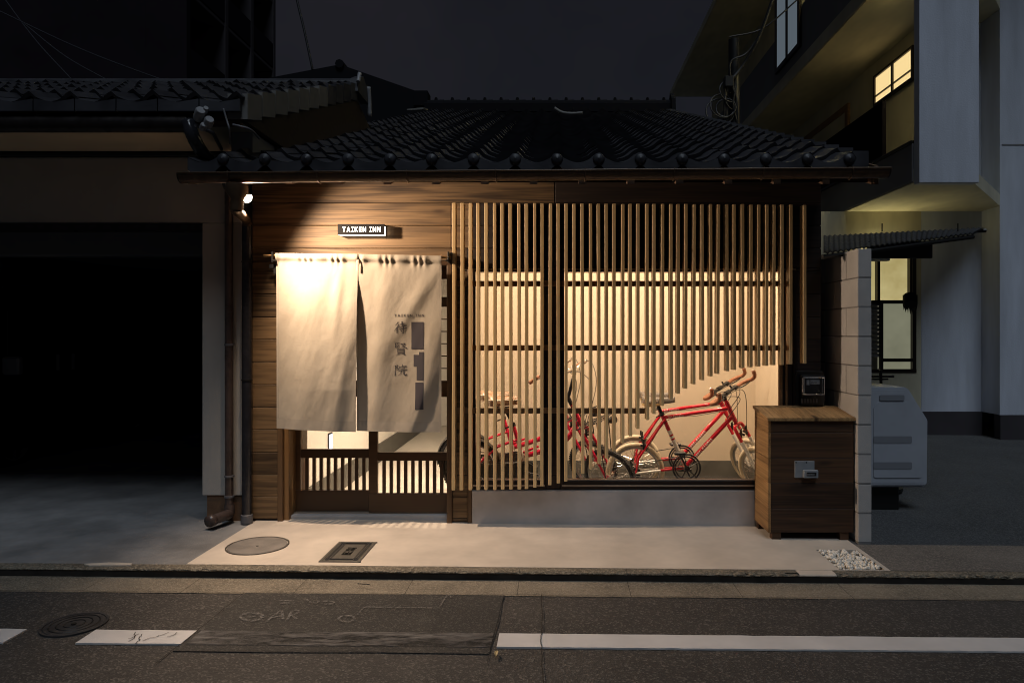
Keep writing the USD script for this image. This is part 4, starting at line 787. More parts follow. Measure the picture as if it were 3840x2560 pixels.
# ---- small-wheeled bicycle with bullhorn bars
def make_bullhorn():
    hub, bb, st_, ht, hb = B(2382, 1769), B(2571, 1750), B(2482, 1553), B(2724, 1508), B(2757, 1578)
    bk = thing('bicycle', 'red small-wheeled bicycle with cream tyres and brown bullhorn bars nearest the glass', 'bicycle', (bb[0], BYP, .03), 'matching red bullhorn-bar bicycles')
    tt0, tt1, dt0, dt1 = st_ + (bb - st_) * .06, ht + (hb - ht) * .30, bb + [0, 0, .005], ht + (hb - ht) * .72
    fr = put('frame', cat([tube([tt0, tt1], .0150, 14), tube([dt0, dt1], .0185, 14), tube([st_, st_ + (bb - st_) * .30], .0165, 14), tube([ht, hb], .0195, 14), tube([bb + [0, -.036, 0], bb + [0, .036, 0]], .021, 14),
                           *[tube([st_ + (bb - st_) * .10 + [0, .012 * s, 0], B(2392, 1715, .045 * s), hub + [0, .055 * s, 0]], [.0095, .0090, .0075], 10) for s in (-1, 1)], *[tube([bb + [0, .02 * s, -.004], B(2474, 1760, .035 * s)], .0105, 10) for s in (-1, 1)], lathe([(.021, -.012), (.021, .008)], tt1, (ht - hb), 12)]), 'frame_red', bk, smooth=40)
    put('white_seat_tube', tube([st_ + (bb - st_) * .30, st_ + (bb - st_) * .94], .0168, 14), 'frame_white', fr, smooth=40)
    for t in (.38, .45): put('red_band', tube([st_ + (bb - st_) * t, st_ + (bb - st_) * (t + .028)], .0172, 14), 'frame_red', fr, smooth=40)
    put('white_chainstay', cat([tube([B(2474, 1760, .035 * s), hub + [0, .055 * s, 0]], [.0105, .0085], 10) for s in (-1, 1)]), 'frame_white', fr, smooth=40)
    put('lettering', cat([tube_letters('DOPPELGÄNGER', .0230, bb, dt1, .0185, .085, .225), tube_letters('260 Parceiro', .0135, tt0, tt1, .0150, .035, .125, bold=False)]), 'decal_white', fr)
    wheel(bk, hub, .2185, 'tyre_cream')
    A0, A1 = hb, ht; ang = -math.radians(56); M = rot_about(A0, A1, ang); ax = (ht - hb) / np.linalg.norm(ht - hb); fhub = B(2866, 1768)
    crown = hb - ax * .035; fwd = np.array([ax[2], 0, -ax[0]])
    fk = put('fork', mv(cat([tube([ht + ax * .03, crown], .0150, 12)] + [tube(curve([crown, crown + [0, .045 * s, 0] - ax * .012 + fwd * .008, crown + [0, .052 * s, 0] - ax * .14 + fwd * .022], 6), .0140, 10) for s in (-1, 1)]), M), 'frame_red', bk, smooth=True)
    put('lower_leg', mv(cat([tube([crown + [0, .052 * s, 0] - ax * .13 + fwd * .021, fhub + [0, .052 * s, 0]], [.0165, .012], 12) for s in (-1, 1)]), M), 'frame_white', fk, smooth=40)
    wheel(bk, fhub, .2185, 'tyre_cream', M)
    brake(bk, crown - ax * .075 + fwd * .03, M); brake(bk, B(2412, 1668))
    crankset(bk, bb, .116, math.radians(118)); chain(bk, bb, hub, .116, .038)
    put('rear_derailleur', cat([box(hub[0] - .02, hub[0] + .02, BYP - .065, BYP - .045, hub[2] - .075, hub[2] - .02, .006), ring(hub + [.02, -.04, -.09], (0, 1, 0), .018, .004, 16, 6)]), 'black_part', bk)
    sp0, sp1 = st_ + [-.004, 0, .01], B(2464, 1510)
    put('seat_post', cat([tube([st_, sp1], .0135, 12), lathe([(.020, -.012), (.020, .012), (.015, .014)], st_ + [0, 0, .004], (st_ - bb), 14), tube([st_ + [0, -.02, .004], st_ + [-.05, -.03, -.02]], .006, 8)]), 'black_part', bk, smooth=40)
    def saddle(u, v):
        s = u; w = .070 * np.exp(-((s - .18) / .26) ** 2) + .020 + .004 * np.cos(s * 6); w = w * np.clip(np.minimum(s, 1 - s) * 14, .05, 1) ** .5; a = np.pi * (v - .5) * 1.25; x = sp1[0] - .125 + .27 * s
        return st(x, BYP + np.sin(a) * w, sp1[2] + .040 + .012 * (s - .5) ** 2 * 4 - .008 * (s > .5) * (s - .5) * 2 + (np.cos(a) - 1) * .040 * (1 - .35 * s) + .006 * np.cos(a))
    sd = put('saddle', grid(saddle, 30, 16), 'saddle_grey', bk, smooth=True); put('saddle_base', grid(lambda u, v: saddle(u * .55, .02 + v * .24) + np.array([0, 0, -.016]), 14, 5), 'saddle_tan', sd, smooth=True)
    put('saddle_rails', cat([tube(curve([sp1 + [-.08, s * .022, .012], sp1 + [0, s * .022, -.006], sp1 + [.09, s * .012, .022]], 6), .0035, 6) for s in (-1, 1)]), 'chrome', sd, smooth=True)
    C = ht + ax * .075 + fwd * .055; up = ax * .96 + fwd * .05
    L = np.array([0, -1.0, 0])                           # towards the rider's right, the viewer's side
    stem = put('stem', mv(cat([tube([ht + ax * .02, ht + ax * .065], .0185, 12), tube([ht + ax * .06, C], .0165, 12), tube([C - L * .022, C + L * .022], .0195, 12)]), M), 'black_part', bk, smooth=40)
    bar = put('handlebar', mv(tube([C + L * s for s in (-.19, 0, .19)], .0125, 10), M), 'black_part', bk, smooth=True)
    for s in (-1, 1):
        pts = curve([C + L * .125 * s, C + L * .195 * s, C + L * .228 * s + fwd * .030, C + L * .232 * s + fwd * .085 + ax * .004, C + L * .228 * s + fwd * .128 + ax * .026, C + L * .224 * s + fwd * .142 + ax * .072], 6)
        gp = put('grip', mv(tube(pts, .0160, 12), M), 'grip_brown', bar, smooth=True); put('grip_end', mv(disc(pts[-1], pts[-1] - pts[-2], .0145, .005, 12, .002), M), 'chrome', gp)
        put('brake_lever', mv(cat([box(*(np.sort([(C + L * .10 * s)[0] - .018, (C + L * .10 * s)[0] + .018])), *(np.sort([(C + L * .085 * s)[1], (C + L * .125 * s)[1]])), C[2] - .016, C[2] + .016, .006), tube(curve([C + L * .105 * s + fwd * .015, C + L * .11 * s + fwd * .05 - ax * .01, C + L * .17 * s + fwd * .062 - ax * .012, C + L * .235 * s + fwd * .058 - ax * .008], 5), .0055, 8), tube([C + L * .07 * s, C + L * .07 * s + ax * .035 - fwd * .01], .008, 8)]), M), 'black_part', bar)
    T0 = trimesh.transformations.transform_points
    for k, (p0, mid, p1) in enumerate(((C + L * .11 + fwd * .03, C + fwd * .17 - ax * .02, crown - ax * .10 + fwd * .05), (C - L * .11 + fwd * .03, C + fwd * .14 + L * .03 - ax * .03, tt1 + [.0, -.018, -.01]), (C + L * .08 + fwd * .02, C + fwd * .10 - ax * .07, dt1 + [-.05, -.02, -.02]))):
        a_, b_ = T0([p0], M)[0], T0([mid], M)[0]; c_ = T0([p1], M)[0] if k == 0 else p1
        put('cable', tube(curve([a_, b_, c_], 8), .0028, 6), 'cable_black', bk, smooth=True)
    put('cable', tube(curve([tt1 + [-.02, -.018, -.018], tt0 + (tt1 - tt0) * .5 + [0, -.017, -.022], tt0 + [.03, -.018, -.022], B(2420, 1690, -.02)], 6), .0026, 6), 'cable_black', bk, smooth=True)
    return bk
b1 = make_bullhorn()
dup(b1, 'bicycle', (.04, .43, 0), 'red small-wheeled bicycle with cream tyres half hidden behind its twin by the back wall', 'bicycle', 'matching red bullhorn-bar bicycles')

# ---- low-framed town bicycle with black tyres
def make_town():
    hub, bb, st_, ht, hb = B(1770, 1757), B(1975, 1764), B(1924, 1592), B(2147, 1524), B(2180, 1592)
    bk = thing('bicycle', 'crimson low-framed town bicycle with black tyres and wide brown saddle nearest the glass', 'bicycle', (bb[0], BYP, .03), 'matching crimson town bicycles')
    main = curve([ht + (hb - ht) * .75, B(2120, 1650), B(2040, 1687), bb + [-.015, 0, .12]], 8)
    fr = put('frame', cat([tube(main, .0215, 14), tube([st_, st_ + (bb - st_) * .55], .0165, 14), tube([ht, hb], .0200, 14), tube([bb + [0, -.036, 0], bb + [0, .036, 0]], .022, 14), *[tube([st_ + (bb - st_) * .32 + [0, .012 * s, 0], B(1868, 1672, .040 * s), hub + [0, .058 * s, 0]], .0088, 10) for s in (-1, 1)],
                           *[tube([bb + [0, .022 * s, 0], B(1880, 1774, .040 * s), hub + [0, .058 * s, 0]], .0092, 10) for s in (-1, 1)], tube([B(2020, 1672), B(1952, 1700)], .010, 10)]), 'frame_crimson', bk, smooth=40)
    put('pale_seat_tube', tube([st_ + (bb - st_) * .55, st_ + (bb - st_) * .95], .0168, 14), 'saddle_trim', fr, smooth=40)
    wheel(bk, hub, .216, 'tyre_black', tread=True, rw=.021)
    th = np.linspace(math.radians(20), math.radians(200), 28)
    put('mudguard', cat([grid(lambda u, v: st(hub[0] + np.cos(.35 + u * 3.0) * (.252 - .012 * (2 * v - 1) ** 2), BYP + .034 * (2 * v - 1), hub[2] + np.sin(.35 + u * 3.0) * (.252 - .012 * (2 * v - 1) ** 2)), 40, 6)]), 'black_part', bk, smooth=True)
    ang = -math.radians(38); M = rot_about(hb, ht, ang); ax = (ht - hb) / np.linalg.norm(ht - hb); fwd = np.array([ax[2], 0, -ax[0]]); crown = hb - ax * .03; fhub = B(2288, 1782)
    put('fork', mv(cat([tube([ht + ax * .03, crown], .0155, 12)] + [tube(curve([crown, crown + [0, .042 * s, 0] - ax * .02 + fwd * .006, crown + [0, .050 * s, 0] - ax * .17 + fwd * .022, fhub + [0, .052 * s, 0]], 6), [.0155] * 6 + list(np.linspace(.0150, .0095, 13)), 12) for s in (-1, 1)]), M), 'frame_crimson', bk, smooth=True)
    wheel(bk, fhub, .216, 'tyre_black', M, tread=True, rw=.021)
    brake(bk, crown - ax * .055 + fwd * .03, M)
    put('front_reflector', mv(box(crown[0] + .02, crown[0] + .05, BYP - .035, BYP + .035, crown[2] - .13, crown[2] - .06, .006), M), 'saddle_trim', bk)
    crankset(bk, bb, .090, math.radians(-12)); chain(bk, bb, hub, .090, .036)
    put('chain_guard', hull([bb + np.array([math.cos(a) * .075, -.062 + d, math.sin(a) * .075]) for a in np.linspace(0, 6.2, 14) for d in (0, .008)] + [hub + np.array([dx, -.062 + d, dz]) for dx in (-.03, .05) for dz in (-.04, .04) for d in (0, .008)]), 'black_part', bk)
    s1 = B(1900, 1540); put('seat_post', cat([tube([st_, s1 + [-.02, 0, .03]], .0135, 12), lathe([(.021, -.014), (.021, .014)], st_, st_ - bb, 14), tube([st_ + [0, -.02, 0], st_ + [-.075, -.03, -.03]], .006, 8)]), 'black_part', bk, smooth=40)
    S0 = B(1888, 1500)
    def saddle(u, v):
        w = (.098 * np.exp(-((u - .20) / .34) ** 2) + .030) * np.clip(np.minimum(u, 1 - u) * 9, .05, 1) ** .5; a = np.pi * (v - .5) * 1.5
        return st(S0[0] - .128 + .258 * u, BYP + np.sin(a) * w * .95, S0[2] - .010 + .014 * (u - .45) ** 2 + .050 * np.cos(a) * (1 - .25 * u))
    sd = put('saddle', grid(saddle, 30, 18), 'saddle_brown', bk, smooth=True); put('piping', tube(saddle(np.linspace(.02, .98, 30), np.full(30, .24)) + np.array([0, -.003, 0]), .0042, 6), 'saddle_trim', sd, smooth=True)
    put('saddle_springs', cat([tube([S0 + [x, y, -.075], S0 + [x, y, -.035]], .012, 8) for x, y in ((-.07, -.06), (-.07, .06))] + [tube([S0 + [-.09, y, -.068], S0 + [.08, y * .4, -.050]], .0045, 6) for y in (-.045, .045)]), 'black_part', sd)
    C = trimesh.transformations.transform_points([B(2157, 1388)], np.linalg.inv(M))[0]
    put('stem', mv(cat([tube([ht + ax * .02, ht + ax * .10], .0175, 12), tube([ht + ax * .08, C], .0140, 12)]), M), 'black_part', bk, smooth=40); put('stem_clamp', mv(cat([tube([C + [0, -.03, 0], C + [0, .03, 0]], .021, 12), lathe([(1e-5, 0), (.022, 0), (.026, .02), (.012, .035), (1e-5, .036)], C + ax * .012, ax, 14)]), M), 'chrome', bk, smooth=40)
    L = np.array([0, -1.0, 0]); bar = None
    for s in (-1, 1):
        pts = curve([C, C + L * .07 * s + ax * .02 + fwd * .01, C + L * .18 * s + ax * .03 - fwd * .01, C + L * .25 * s + ax * .015 - fwd * .10, C + L * .265 * s + ax * .005 - fwd * .17], 6)
        bar = put('handlebar', mv(tube(pts[:17], .0115, 10), M), 'chrome', bk, smooth=True); put('grip', mv(tube(pts[16:], .0165, 10), M), 'grip_brown', bar, smooth=True)
        put('brake_lever', mv(tube(curve([pts[13] + fwd * .012, pts[15] + fwd * .035 - ax * .01, pts[19] + fwd * .035 - ax * .012], 5), .0055, 8), M), 'chrome', bar, smooth=True)
        put('cable', mv(tube(curve([pts[12] + fwd * .02, C + L * .10 * s + fwd * .11 - ax * .02, C + L * .03 * s + fwd * .10 - ax * .18, crown + L * .02 * s + fwd * .04 + ax * .02], 7), .0028, 6), M), 'cable_black', bk, smooth=True)
    put('bell', mv(lathe([(1e-5, .022), (.015, .018), (.022, .004), (.022, 0), (1e-5, 0)], C + L * .09 + ax * .032, ax, 14), M), 'chrome', bk, smooth=True)
    # front carrier
    rz_ = crown + fwd * .10 + ax * .02
    rk = [tube([rz_ + fwd * a + L * .10, rz_ + fwd * a - L * .10], .0042, 6) for a in (-.08, -.03, .02, .07, .12, .17)] + [tube([rz_ + fwd * -.09 + L * b, rz_ + fwd * .18 + L * b], .0048, 6) for b in (-.10, 0, .10)] + [tube([rz_ + fwd * .12 + L * b, fhub + [0, -.06 * (1 if b > 0 else -1), .01]], .0045, 6) for b in (-.09, .09)] + [tube([rz_ - fwd * .09 + L * b, ht + ax * .02 + L * b * .3], .0045, 6) for b in (-.05, .05)]
    put('front_carrier', mv(cat(rk), M), 'black_part', bk, smooth=True)
    lm = put('front_lamp', mv(lathe([(1e-5, 0), (.024, 0), (.030, .02), (.030, .05), (1e-5, .052)], rz_ + fwd * .18 - ax * .035, fwd, 14), M), 'black_part', bk, smooth=40)
    put('kickstand', tube([hub + [.03, -.05, -.02], hub + [.09, -.12, -.235]], .007, 8), 'chrome', bk)
    return bk
b2 = make_town()
dup(b2, 'bicycle', (-.11, .44, 0), 'crimson town bicycle with black tyres half hidden behind its twin by the back wall', 'bicycle', 'matching crimson town bicycles')
# ================================================================ the house on the left with its carport
lh = thing('carport_house', 'plastered tiled house on the left with an open dark carport below', 'house', (-2.45, 5.0, 0))
CX0, CX1 = fx(758), fx(906)
put('lintel', box(-9.5, CX1, F, F + .30, fz(836), fz(590), .004), 'plaster', lh)
put('moulding', box(-9.5, CX1 + .01, F - .03, F + .05, fz(589), fz(571), .004), 'black_iron', lh)
put('lintel_edge', box(-9.5, CX0, F - .006, F + .06, fz(866), fz(837)), 'dark_metal', lh)
put('column', box(CX0, CX1, F, F + .32, .205, fz(837), .004), 'plaster', lh); put('column_base', box(CX0 + .03, CX1 - .005, F + .012, F + .30, -.03, .204), 'eave_wood', lh)
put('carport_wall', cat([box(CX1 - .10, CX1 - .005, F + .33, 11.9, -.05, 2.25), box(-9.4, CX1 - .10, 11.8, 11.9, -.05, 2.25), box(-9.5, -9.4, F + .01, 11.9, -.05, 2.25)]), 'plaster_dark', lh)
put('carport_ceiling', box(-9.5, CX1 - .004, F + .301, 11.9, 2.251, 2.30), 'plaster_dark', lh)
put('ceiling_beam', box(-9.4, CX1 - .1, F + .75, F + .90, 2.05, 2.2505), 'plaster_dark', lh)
LX = px(930, 4.3)                                        # right verge of the left roof
put('soffit', box(-9.5, LX - .06, 4.34, F - .031, 2.715, 2.735), 'soffit_plaster', lh)
put('eave_gutter', tube([(-9.5, 4.27, 2.70), (LX - .35, 4.27, 2.70)], .055, 12), 'dark_metal', lh, smooth=True)
put('fascia', box(-9.5, LX - .05, 4.30, 4.335, 2.70, 2.79), 'eave_wood', lh)
put('gable_wall', prism([(4.50, 2.50), (6.95, 3.42), (6.95, 3.70), (6.60, 3.72), (4.50, 2.86)], LX - .20, LX - .06, 'yz'), 'grey_wall', lh)
put('flank_wall', box(-9.4, LX - .21, 6.0, 6.1, 2.30, 3.4), 'grey_wall', lh)
lslope = .40; lz0 = 2.79; lroof = put('roof', prism([(4.27, lz0 - .03), (6.66, lz0 - .03 + 2.39 * lslope), (9.4, lz0 - .03 + .1), (9.4, lz0 - .08), (4.27, lz0 - .06)], -9.5, LX - .02, 'yz'), 'dark_board', lh)
lay_roof(lroof, 'roof_tile', LX - 15 * W_T, 15, W_T, 4.23, lz0, lslope, 11, .2365, 300)
for k in range(15):
    xb = LX - 15 * W_T + k * W_T; put('eave_tile', prism([(xb, lz0 - .03), (xb + W_T * .97, lz0 - .03), (xb + W_T * .97, lz0 + .045), (xb + W_T * .5, lz0 + .025), (xb, lz0 + .045)], 4.205, 4.228, 'xz'), 'roof_tile', lroof)
for k in range(11):
    y = 4.24 + k * .214; put('verge_tile', hull([(LX + dx, y + dy, lz0 + (y - 4.23) * lslope + dz + dy * lslope) for dx in (-.10, .025) for dy, dz in ((0, -.075), (.205, -.10), (0, .085), (.205, .062))]), 'roof_tile_pale' if k < 7 else 'roof_tile', lroof)
yr, zr = 6.70, lz0 + 2.43 * lslope
put('ridge', cat([box(LX - 4.0, LX - .03, yr - .11, yr + .11, zr - .03, zr + .05, .01), tube([(LX - 4.0, yr, zr + .05), (LX - .03, yr, zr + .05)], .075, 12)]), 'roof_tile', lroof)
put('ridge_end', hull([(LX + dx, yr + dy, zr + dz) for dx in (-.03, .05) for dy, dz in ((-.19, -.06), (.19, -.06), (-.16, .07), (.16, .07), (0, .15))]), 'roof_tile', lroof)
put('ridge_end_band', tube(curve([(LX + .056, yr - .2, zr + .02), (LX + .056, yr - .18, zr + .06), (LX + .056, yr - .15, zr + .12)], 5), .02, 6), 'clamp_grey', lroof, smooth=True)
put('ridge_end_band', tube(curve([(LX + .056, yr + .2, zr - .18), (LX + .056, yr + .18, zr - .02), (LX + .056, yr + .15, zr + .10)], 5), .024, 6), 'clamp_grey', lroof, smooth=True)
# cable fittings at the corner of the eaves
q = P(760, 432, 4.12)
cf = thing('cable_fitting', 'cluster of grey cable clamps at the corner of the left eave', 'cable clamp', q)
for du, dv, r, L in ((-12, -2, .030, .09), (22, 28, .028, .07), (2, 44, .020, .05), (10, -18, .016, .05)): c = P(760 + du, 432 + dv, 4.12); put('clamp', lathe([(1e-5, -L / 2), (r * .8, -L / 2), (r, -L / 2 + .01), (r, L / 2 - .01), (r * .8, L / 2), (1e-5, L / 2)], c, (.5, -.6, .35), 12), 'clamp_grey', cf, smooth=40)
put('bracket', cat([tube([P(735, 470, 4.15), P(800, 500, 4.3), P(830, 560, 4.6)], .012, 8), box(px(742, 4.14), px(756, 4.14), 4.13, 4.17, pz(455, 4.14), pz(410, 4.14))]), 'cable_grey', cf)
def cable(name, label, pts, r, mat='cable_black', n=8): return put(name, tube(curve(pts, n), r, 8), mat, smooth=True, label=label, cat='cable')
cable('eave_cable', 'grey cable hanging in a curve down from the left verge tiles', [P(838, 408, 4.1), P(850, 450, 4.1), P(861, 490, 4.1), P(862, 540, 4.2)], .006, 'cable_grey')
cable('eave_cable', 'thin grey cable arching from the clamps across the gable wall', [P(872, 468, 4.12), P(900, 474, 4.12), P(940, 487, 4.15), P(973, 520, 4.25)], .007, 'cable_grey')
cable('overhead_cable', 'black power cable dropping from the sky behind the left roof', [P(1100, -60, 8.0), P(1118, 20, 8.0), P(1142, 120, 8.0), P(1172, 262, 8.0)], .014)
for k, (a, b, lab) in enumerate((((0, 55), (690, 330), 'faint cable slanting down across the dark tower at far left'), ((50, 0), (270, 300), 'faint steeper cable at the upper left corner'), ((150, 130), (400, 300), 'faint middle cable before the dark tower'))):
    Y = 9.0; A, B = P(a[0] - 60, a[1] - 40, Y), P(*b, Y); cable('overhead_cable', lab, [A, (A + B) / 2 - [0, 0, .06], B], .008, 'cable_far')

# van parked in the carport
van = thing('parked_van', 'dark van parked in the black carport on the left', 'van', (-6.3, 7.6, 0))
VX1, VX0, VY0, VY1 = -5.52, -7.0, 6.25, 9.65
side = [(VY0 + .02, .30), (VY0, .55), (VY0 + .03, .95), (VY0 + .28, 1.62), (VY0 + .62, 1.84), (VY1 - .25, 1.88), (VY1 - .04, 1.75), (VY1, 1.0), (VY1 - .02, .32), (VY1 - .4, .24), (VY0 + .3, .24)]
put('body', prism(Polygon(side).buffer(.03).buffer(-.0), VX0 + .03, VX1, 'yz'), 'car_paint', van, smooth=30)
for y0, y1 in ((VY0 + .62, VY0 + 1.25), (VY0 + 1.36, VY0 + 2.25), (VY0 + 2.36, VY1 - .2)): put('side_window', box(VX1 - .01, VX1 + .004, y0, y1, 1.10, 1.62, .002), 'car_glass', van)
put('windscreen', hull([(x, VY0 + .045 - .03 + dy, 1.0) for x in (VX0 + .15, VX1 - .12) for dy in (0, .01)] + [(x, VY0 + .27 - .03 + dy, 1.58) for x in (VX0 + .2, VX1 - .16) for dy in (0, .01)]), 'car_glass', van)
for x in (VX1 - .30, VX0 + .30): put('headlight', lathe([(1e-5, -.01), (.09, -.006), (.10, .01)], (x, VY0 - .03, .72), (0, 1, 0), 16), 'meter_grey', van, smooth=True)
put('bumper', box(VX0 + .02, VX1 + .01, VY0 - .10, VY0 + .05, .26, .50, .04), 'car_plastic', van); put('number_plate', box(-6.43, -6.10, VY0 - .112, VY0 - .101, .34, .50), 'meter_grey', van)
for y in (VY0 + .74, VY1 - .72):
    for x in (VX1 - .09, VX0 + .12):
        w = put('wheel', lathe([(.18, -.075), (.27, -.07), (.285, -.03), (.285, .03), (.27, .07), (.18, .075)], (x, y, .285), (1, 0, 0), 32), 'tyre_black', van, smooth=True)
        put('rim', cat([lathe([(.185, .05), (.192, .078), (.175, .078), (.16, .04)], (x, y, .285), (1, 0, 0), 32)] + [box(x + .055, x + .070, y - .02, y + .02, .285 + .02, .285 + .17) if k == 0 else (lambda m: (m.apply_transform(trimesh.transformations.rotation_matrix(k * 2 * np.pi / 6, [1, 0, 0], [x, y, .285])), m)[1])(box(x + .055, x + .070, y - .02, y + .02, .285 + .02, .285 + .17)) for k in range(6)] + [disc((x + .05, y, .285), (1, 0, 0), .05, .028, 16)]), 'alloy', w, smooth=40)
put('mirror', box(VX1 + .03, VX1 + .20, VY0 + .50, VY0 + .58, .98, 1.16, .03), 'mirror_shell', van)
for y in (VY0 + 1.28, VY0 + 1.52): put('door_handle', box(VX1 + .002, VX1 + .03, y, y + .03, .98, 1.16, .008), 'mirror_shell', van)
put('door_seam', cat([box(VX1, VX1 + .003, y, y + .006, .35, 1.7) for y in (VY0 + 1.30, VY0 + 2.30)]), 'black_iron', van)

# ================================================================ buildings behind
hs = thing('gabled_house', 'dark gabled roof rising behind the left end of the inn roof', 'house', (-4.5, 14, 0))
put('wall', box(-9, -3.0, 14.2, 20, 0, 6.0), 'tower_wall', hs)
a, b, c = P(1275, 242, 14.0), P(1590, 352, 14.0), P(905, 312, 14.0)
put('roof', prism([(c[0] - 2, c[2] - .5), (c[0], c[2]), (a[0], a[2]), (b[0], b[2]), (b[0] + .06, b[2] - .25), (b[0], b[2] - 1.2), (c[0] - 2, c[2] - 1.5)], 14.0, 20.5, 'xz'), 'far_roof', hs)
put('ridge', tube([(a[0], 13.95, a[2]), (a[0], 20.5, a[2])], .09, 8), 'far_roof', hs); put('ridge_end', box(b[0] - .2, b[0] + .08, 13.95, 14.3, b[2] - .25, b[2] + .05), 'far_roof', hs)
tw = thing('apartment_tower', 'tall dark apartment tower with stacked balconies at the upper left', 'building', (-16, 25, 0))
TX = -12.0; ty = lambda u: TX * FPX / (u - VX)
ya, yb = ty(700), ty(1031)
put('wall', box(-30, TX - 1.3, ya, yb, 0, 30), 'tower_wall', tw)
for k in range(10):
    z = 1.0 + k * 2.9; put('balcony_slab', box(TX - 1.3, TX, ya + .01, yb - .01, z - .12, z, .01), 'tower_rail', tw); put('parapet', box(TX - .10, TX + .012, ya + .02, yb - .02, z + .05, z + 1.05, .01), 'tower_wall', tw)
for u in (704, 848, 944, 1027): y = ty(u); put('pier', box(TX - 1.3, TX + .03, y - .12, y + .12, 0, 30, .01), 'tower_wall' if u == 704 else 'tower_rail', tw)
for k in range(10):
    for u in (776, 896, 986): y = ty(u); put('balcony_window', box(TX - 1.31, TX - 1.28, y - .8, y + .8, 1.05 + k * 2.9, 3.0 + k * 2.9), 'car_glass', tw)

# apartment block on the right
ab = thing('apartment_block', 'pale apartment block with lit corridor balconies on the right', 'building', (5.2, 9.8, 0))
BX, IW, YN, YE = 4.16, 5.25, 7.82, 23.0
for i, z in enumerate((3.14, 5.84)):
    sl_ = put('balcony_slab', prism([(BX, YN + .12), (4.86, YN + .12), (6.10, 9.38), (6.10, YE), (BX, YE)], z, z + .16, 'xy'), 'cream_wall', ab)
    if i: put('slab_edge', box(BX - .014, BX + .10, YN + .01, YE, z + .012, z + .235, .01), 'cream_wall', ab)
put('roof_slab', box(BX - .25, 9, YN - .4, YE, 9.35, 9.6, .01), 'cream_wall', ab); put('eave_channel', box(BX - .33, BX - .252, YN - .4, YE, 9.33, 9.5), 'cream_wall', ab)
put('end_panel', box(BX + .001, px(3672, YN), YN - .001, YN + .119, 3.115, 9.35, .006), 'white_wall', ab)
put('divider', box(4.82, 4.858, YN + .13, 8.90, 3.31, 9.34), 'cream_wall', ab)  # unseen panel added to keep corridor lamp spill off the wing
put('corridor_wall', box(IW, IW + .15, 9.95, YE, 3.3, 9.35), 'cream_wall', ab)
put('front_wall', box(px(3455, 9.8), 6.108, 9.80, 9.95, .27, 9.35), 'white_wall', ab)
put('ground_wall', box(2.45, px(3272, 9.8) - .02, 9.80, 9.95, -.05, 3.14), 'cream_wall', ab)
wx0, wx1, wz0, wz1 = px(3210, 9.8), px(3436, 9.8), pz(1384, 9.8), pz(960, 9.8)
put('ground_wall', cat([box(px(3272, 9.8) - .019, px(3454, 9.8), 9.80, 9.95, -.05, wz0), box(px(3272, 9.8) - .019, px(3454, 9.8), 9.80, 9.95, wz1, 3.14), box(wx1, px(3454, 9.8), 9.80, 9.95, wz0 + .001, wz1 - .001)]), 'cream_wall', ab)
put('side_wall', box(2.45, 2.6, 9.951, YE, -.05, 3.14), 'cream_wall', ab)
put('skirting', cat([box(px(3455, 9.8), 6.10, 9.77, 9.95, -.1, .269), box(6.10, 9.0, 9.37, 9.5, -.1, .269)]), 'tower_rail', ab)
put('wing_wall', box(6.112, 9.5, 9.40, 14, .27, 12.0), 'white_wall', ab); put('wing_joint', box(6.14, 9.5, 9.393, 9.4005, pz(545, 9.4), pz(541, 9.4)), 'grey_wall', ab)
# dark balcony rail of the first corridor, second parapet
put('parapet', box(BX + .005, BX + .06, 8.72, YE, 3.38, 4.36, .005), 'tower_wall', ab); put('parapet', box(BX + .003, BX + .08, YN + .13, YE, 6.08, 6.95, .005), 'grey_wall', ab)
# small lit window, plain wall, door on the first corridor
y0, y1 = 9.97, 11.2
w = put('corridor_window', cat([box(IW - .05, IW + .0, y0, y1, 5.10, 5.14), box(IW - .05, IW, y0, y1, 5.56, 5.60)] + [box(IW - .05, IW, y - .02, y + .02, 5.1405, 5.5595) for y in (y0 + .02, (y0 + y1) / 2, y1 - .02)] + [box(IW - .045, IW - .005, y0 + .04, y1 - .04, 5.245, 5.265)]), 'window_metal', ab, label='lit transom window above the first corridor')
put('pane', box(IW - .022, IW - .018, y0 + .02, y1 - .02, 5.14, 5.56), 'window_bright', w)
d = put('corridor_door', box(IW - .03, IW - .001, 12.3, 14.3, 3.31, 5.38), 'cream_wall', ab); put('door_frame', cat([box(IW - .05, IW - .001, 12.18, 12.299, 3.31, 5.5), box(IW - .05, IW - .001, 14.301, 14.42, 3.31, 5.5), box(IW - .05, IW - .001, 12.3, 14.3, 5.3805, 5.5)]), 'rail_wood', d)
put('upper_window', box(IW - .02, IW - .001, 10.9, 13.6, 6.3, 8.2), 'frosted_dim', ab); put('upper_window_frame', cat([box(IW - .05, IW - .021, y - .05, y + .05, 6.2, 8.3) for y in (10.9, 12.3, 13.6)] + [box(IW - .05, IW - .021, 10.95, 13.55, z, z + .1) for z in (6.2, 8.2)]), 'window_metal', ab)
put('parapet', box(BX - .014, BX + .10, YN + .125, YE, 3.152, 3.60, .008), 'grey_wall', ab); put('parapet_cap', box(BX - .03, BX + .12, YN + .13, YE, 3.601, 3.64, .006), 'black_iron', ab)
by = put('bay_window', cat([box(BX - .05, BX - .001, y - .04, y + .04, 6.25, 8.5) for y in (11.60, 12.20, 12.80)] + [box(BX - .05, BX - .001, 11.641, 12.759, z, z + .08) for z in (6.25, 8.42)]), 'window_metal', ab, label='curtained window with a painted reflection glow high on the second balcony')
put('pane', box(BX - .03, BX - .025, 11.63, 12.77, 6.32, 8.43), 'reflection_glow', by)  # street lamp reflection put into the pane as faint emission
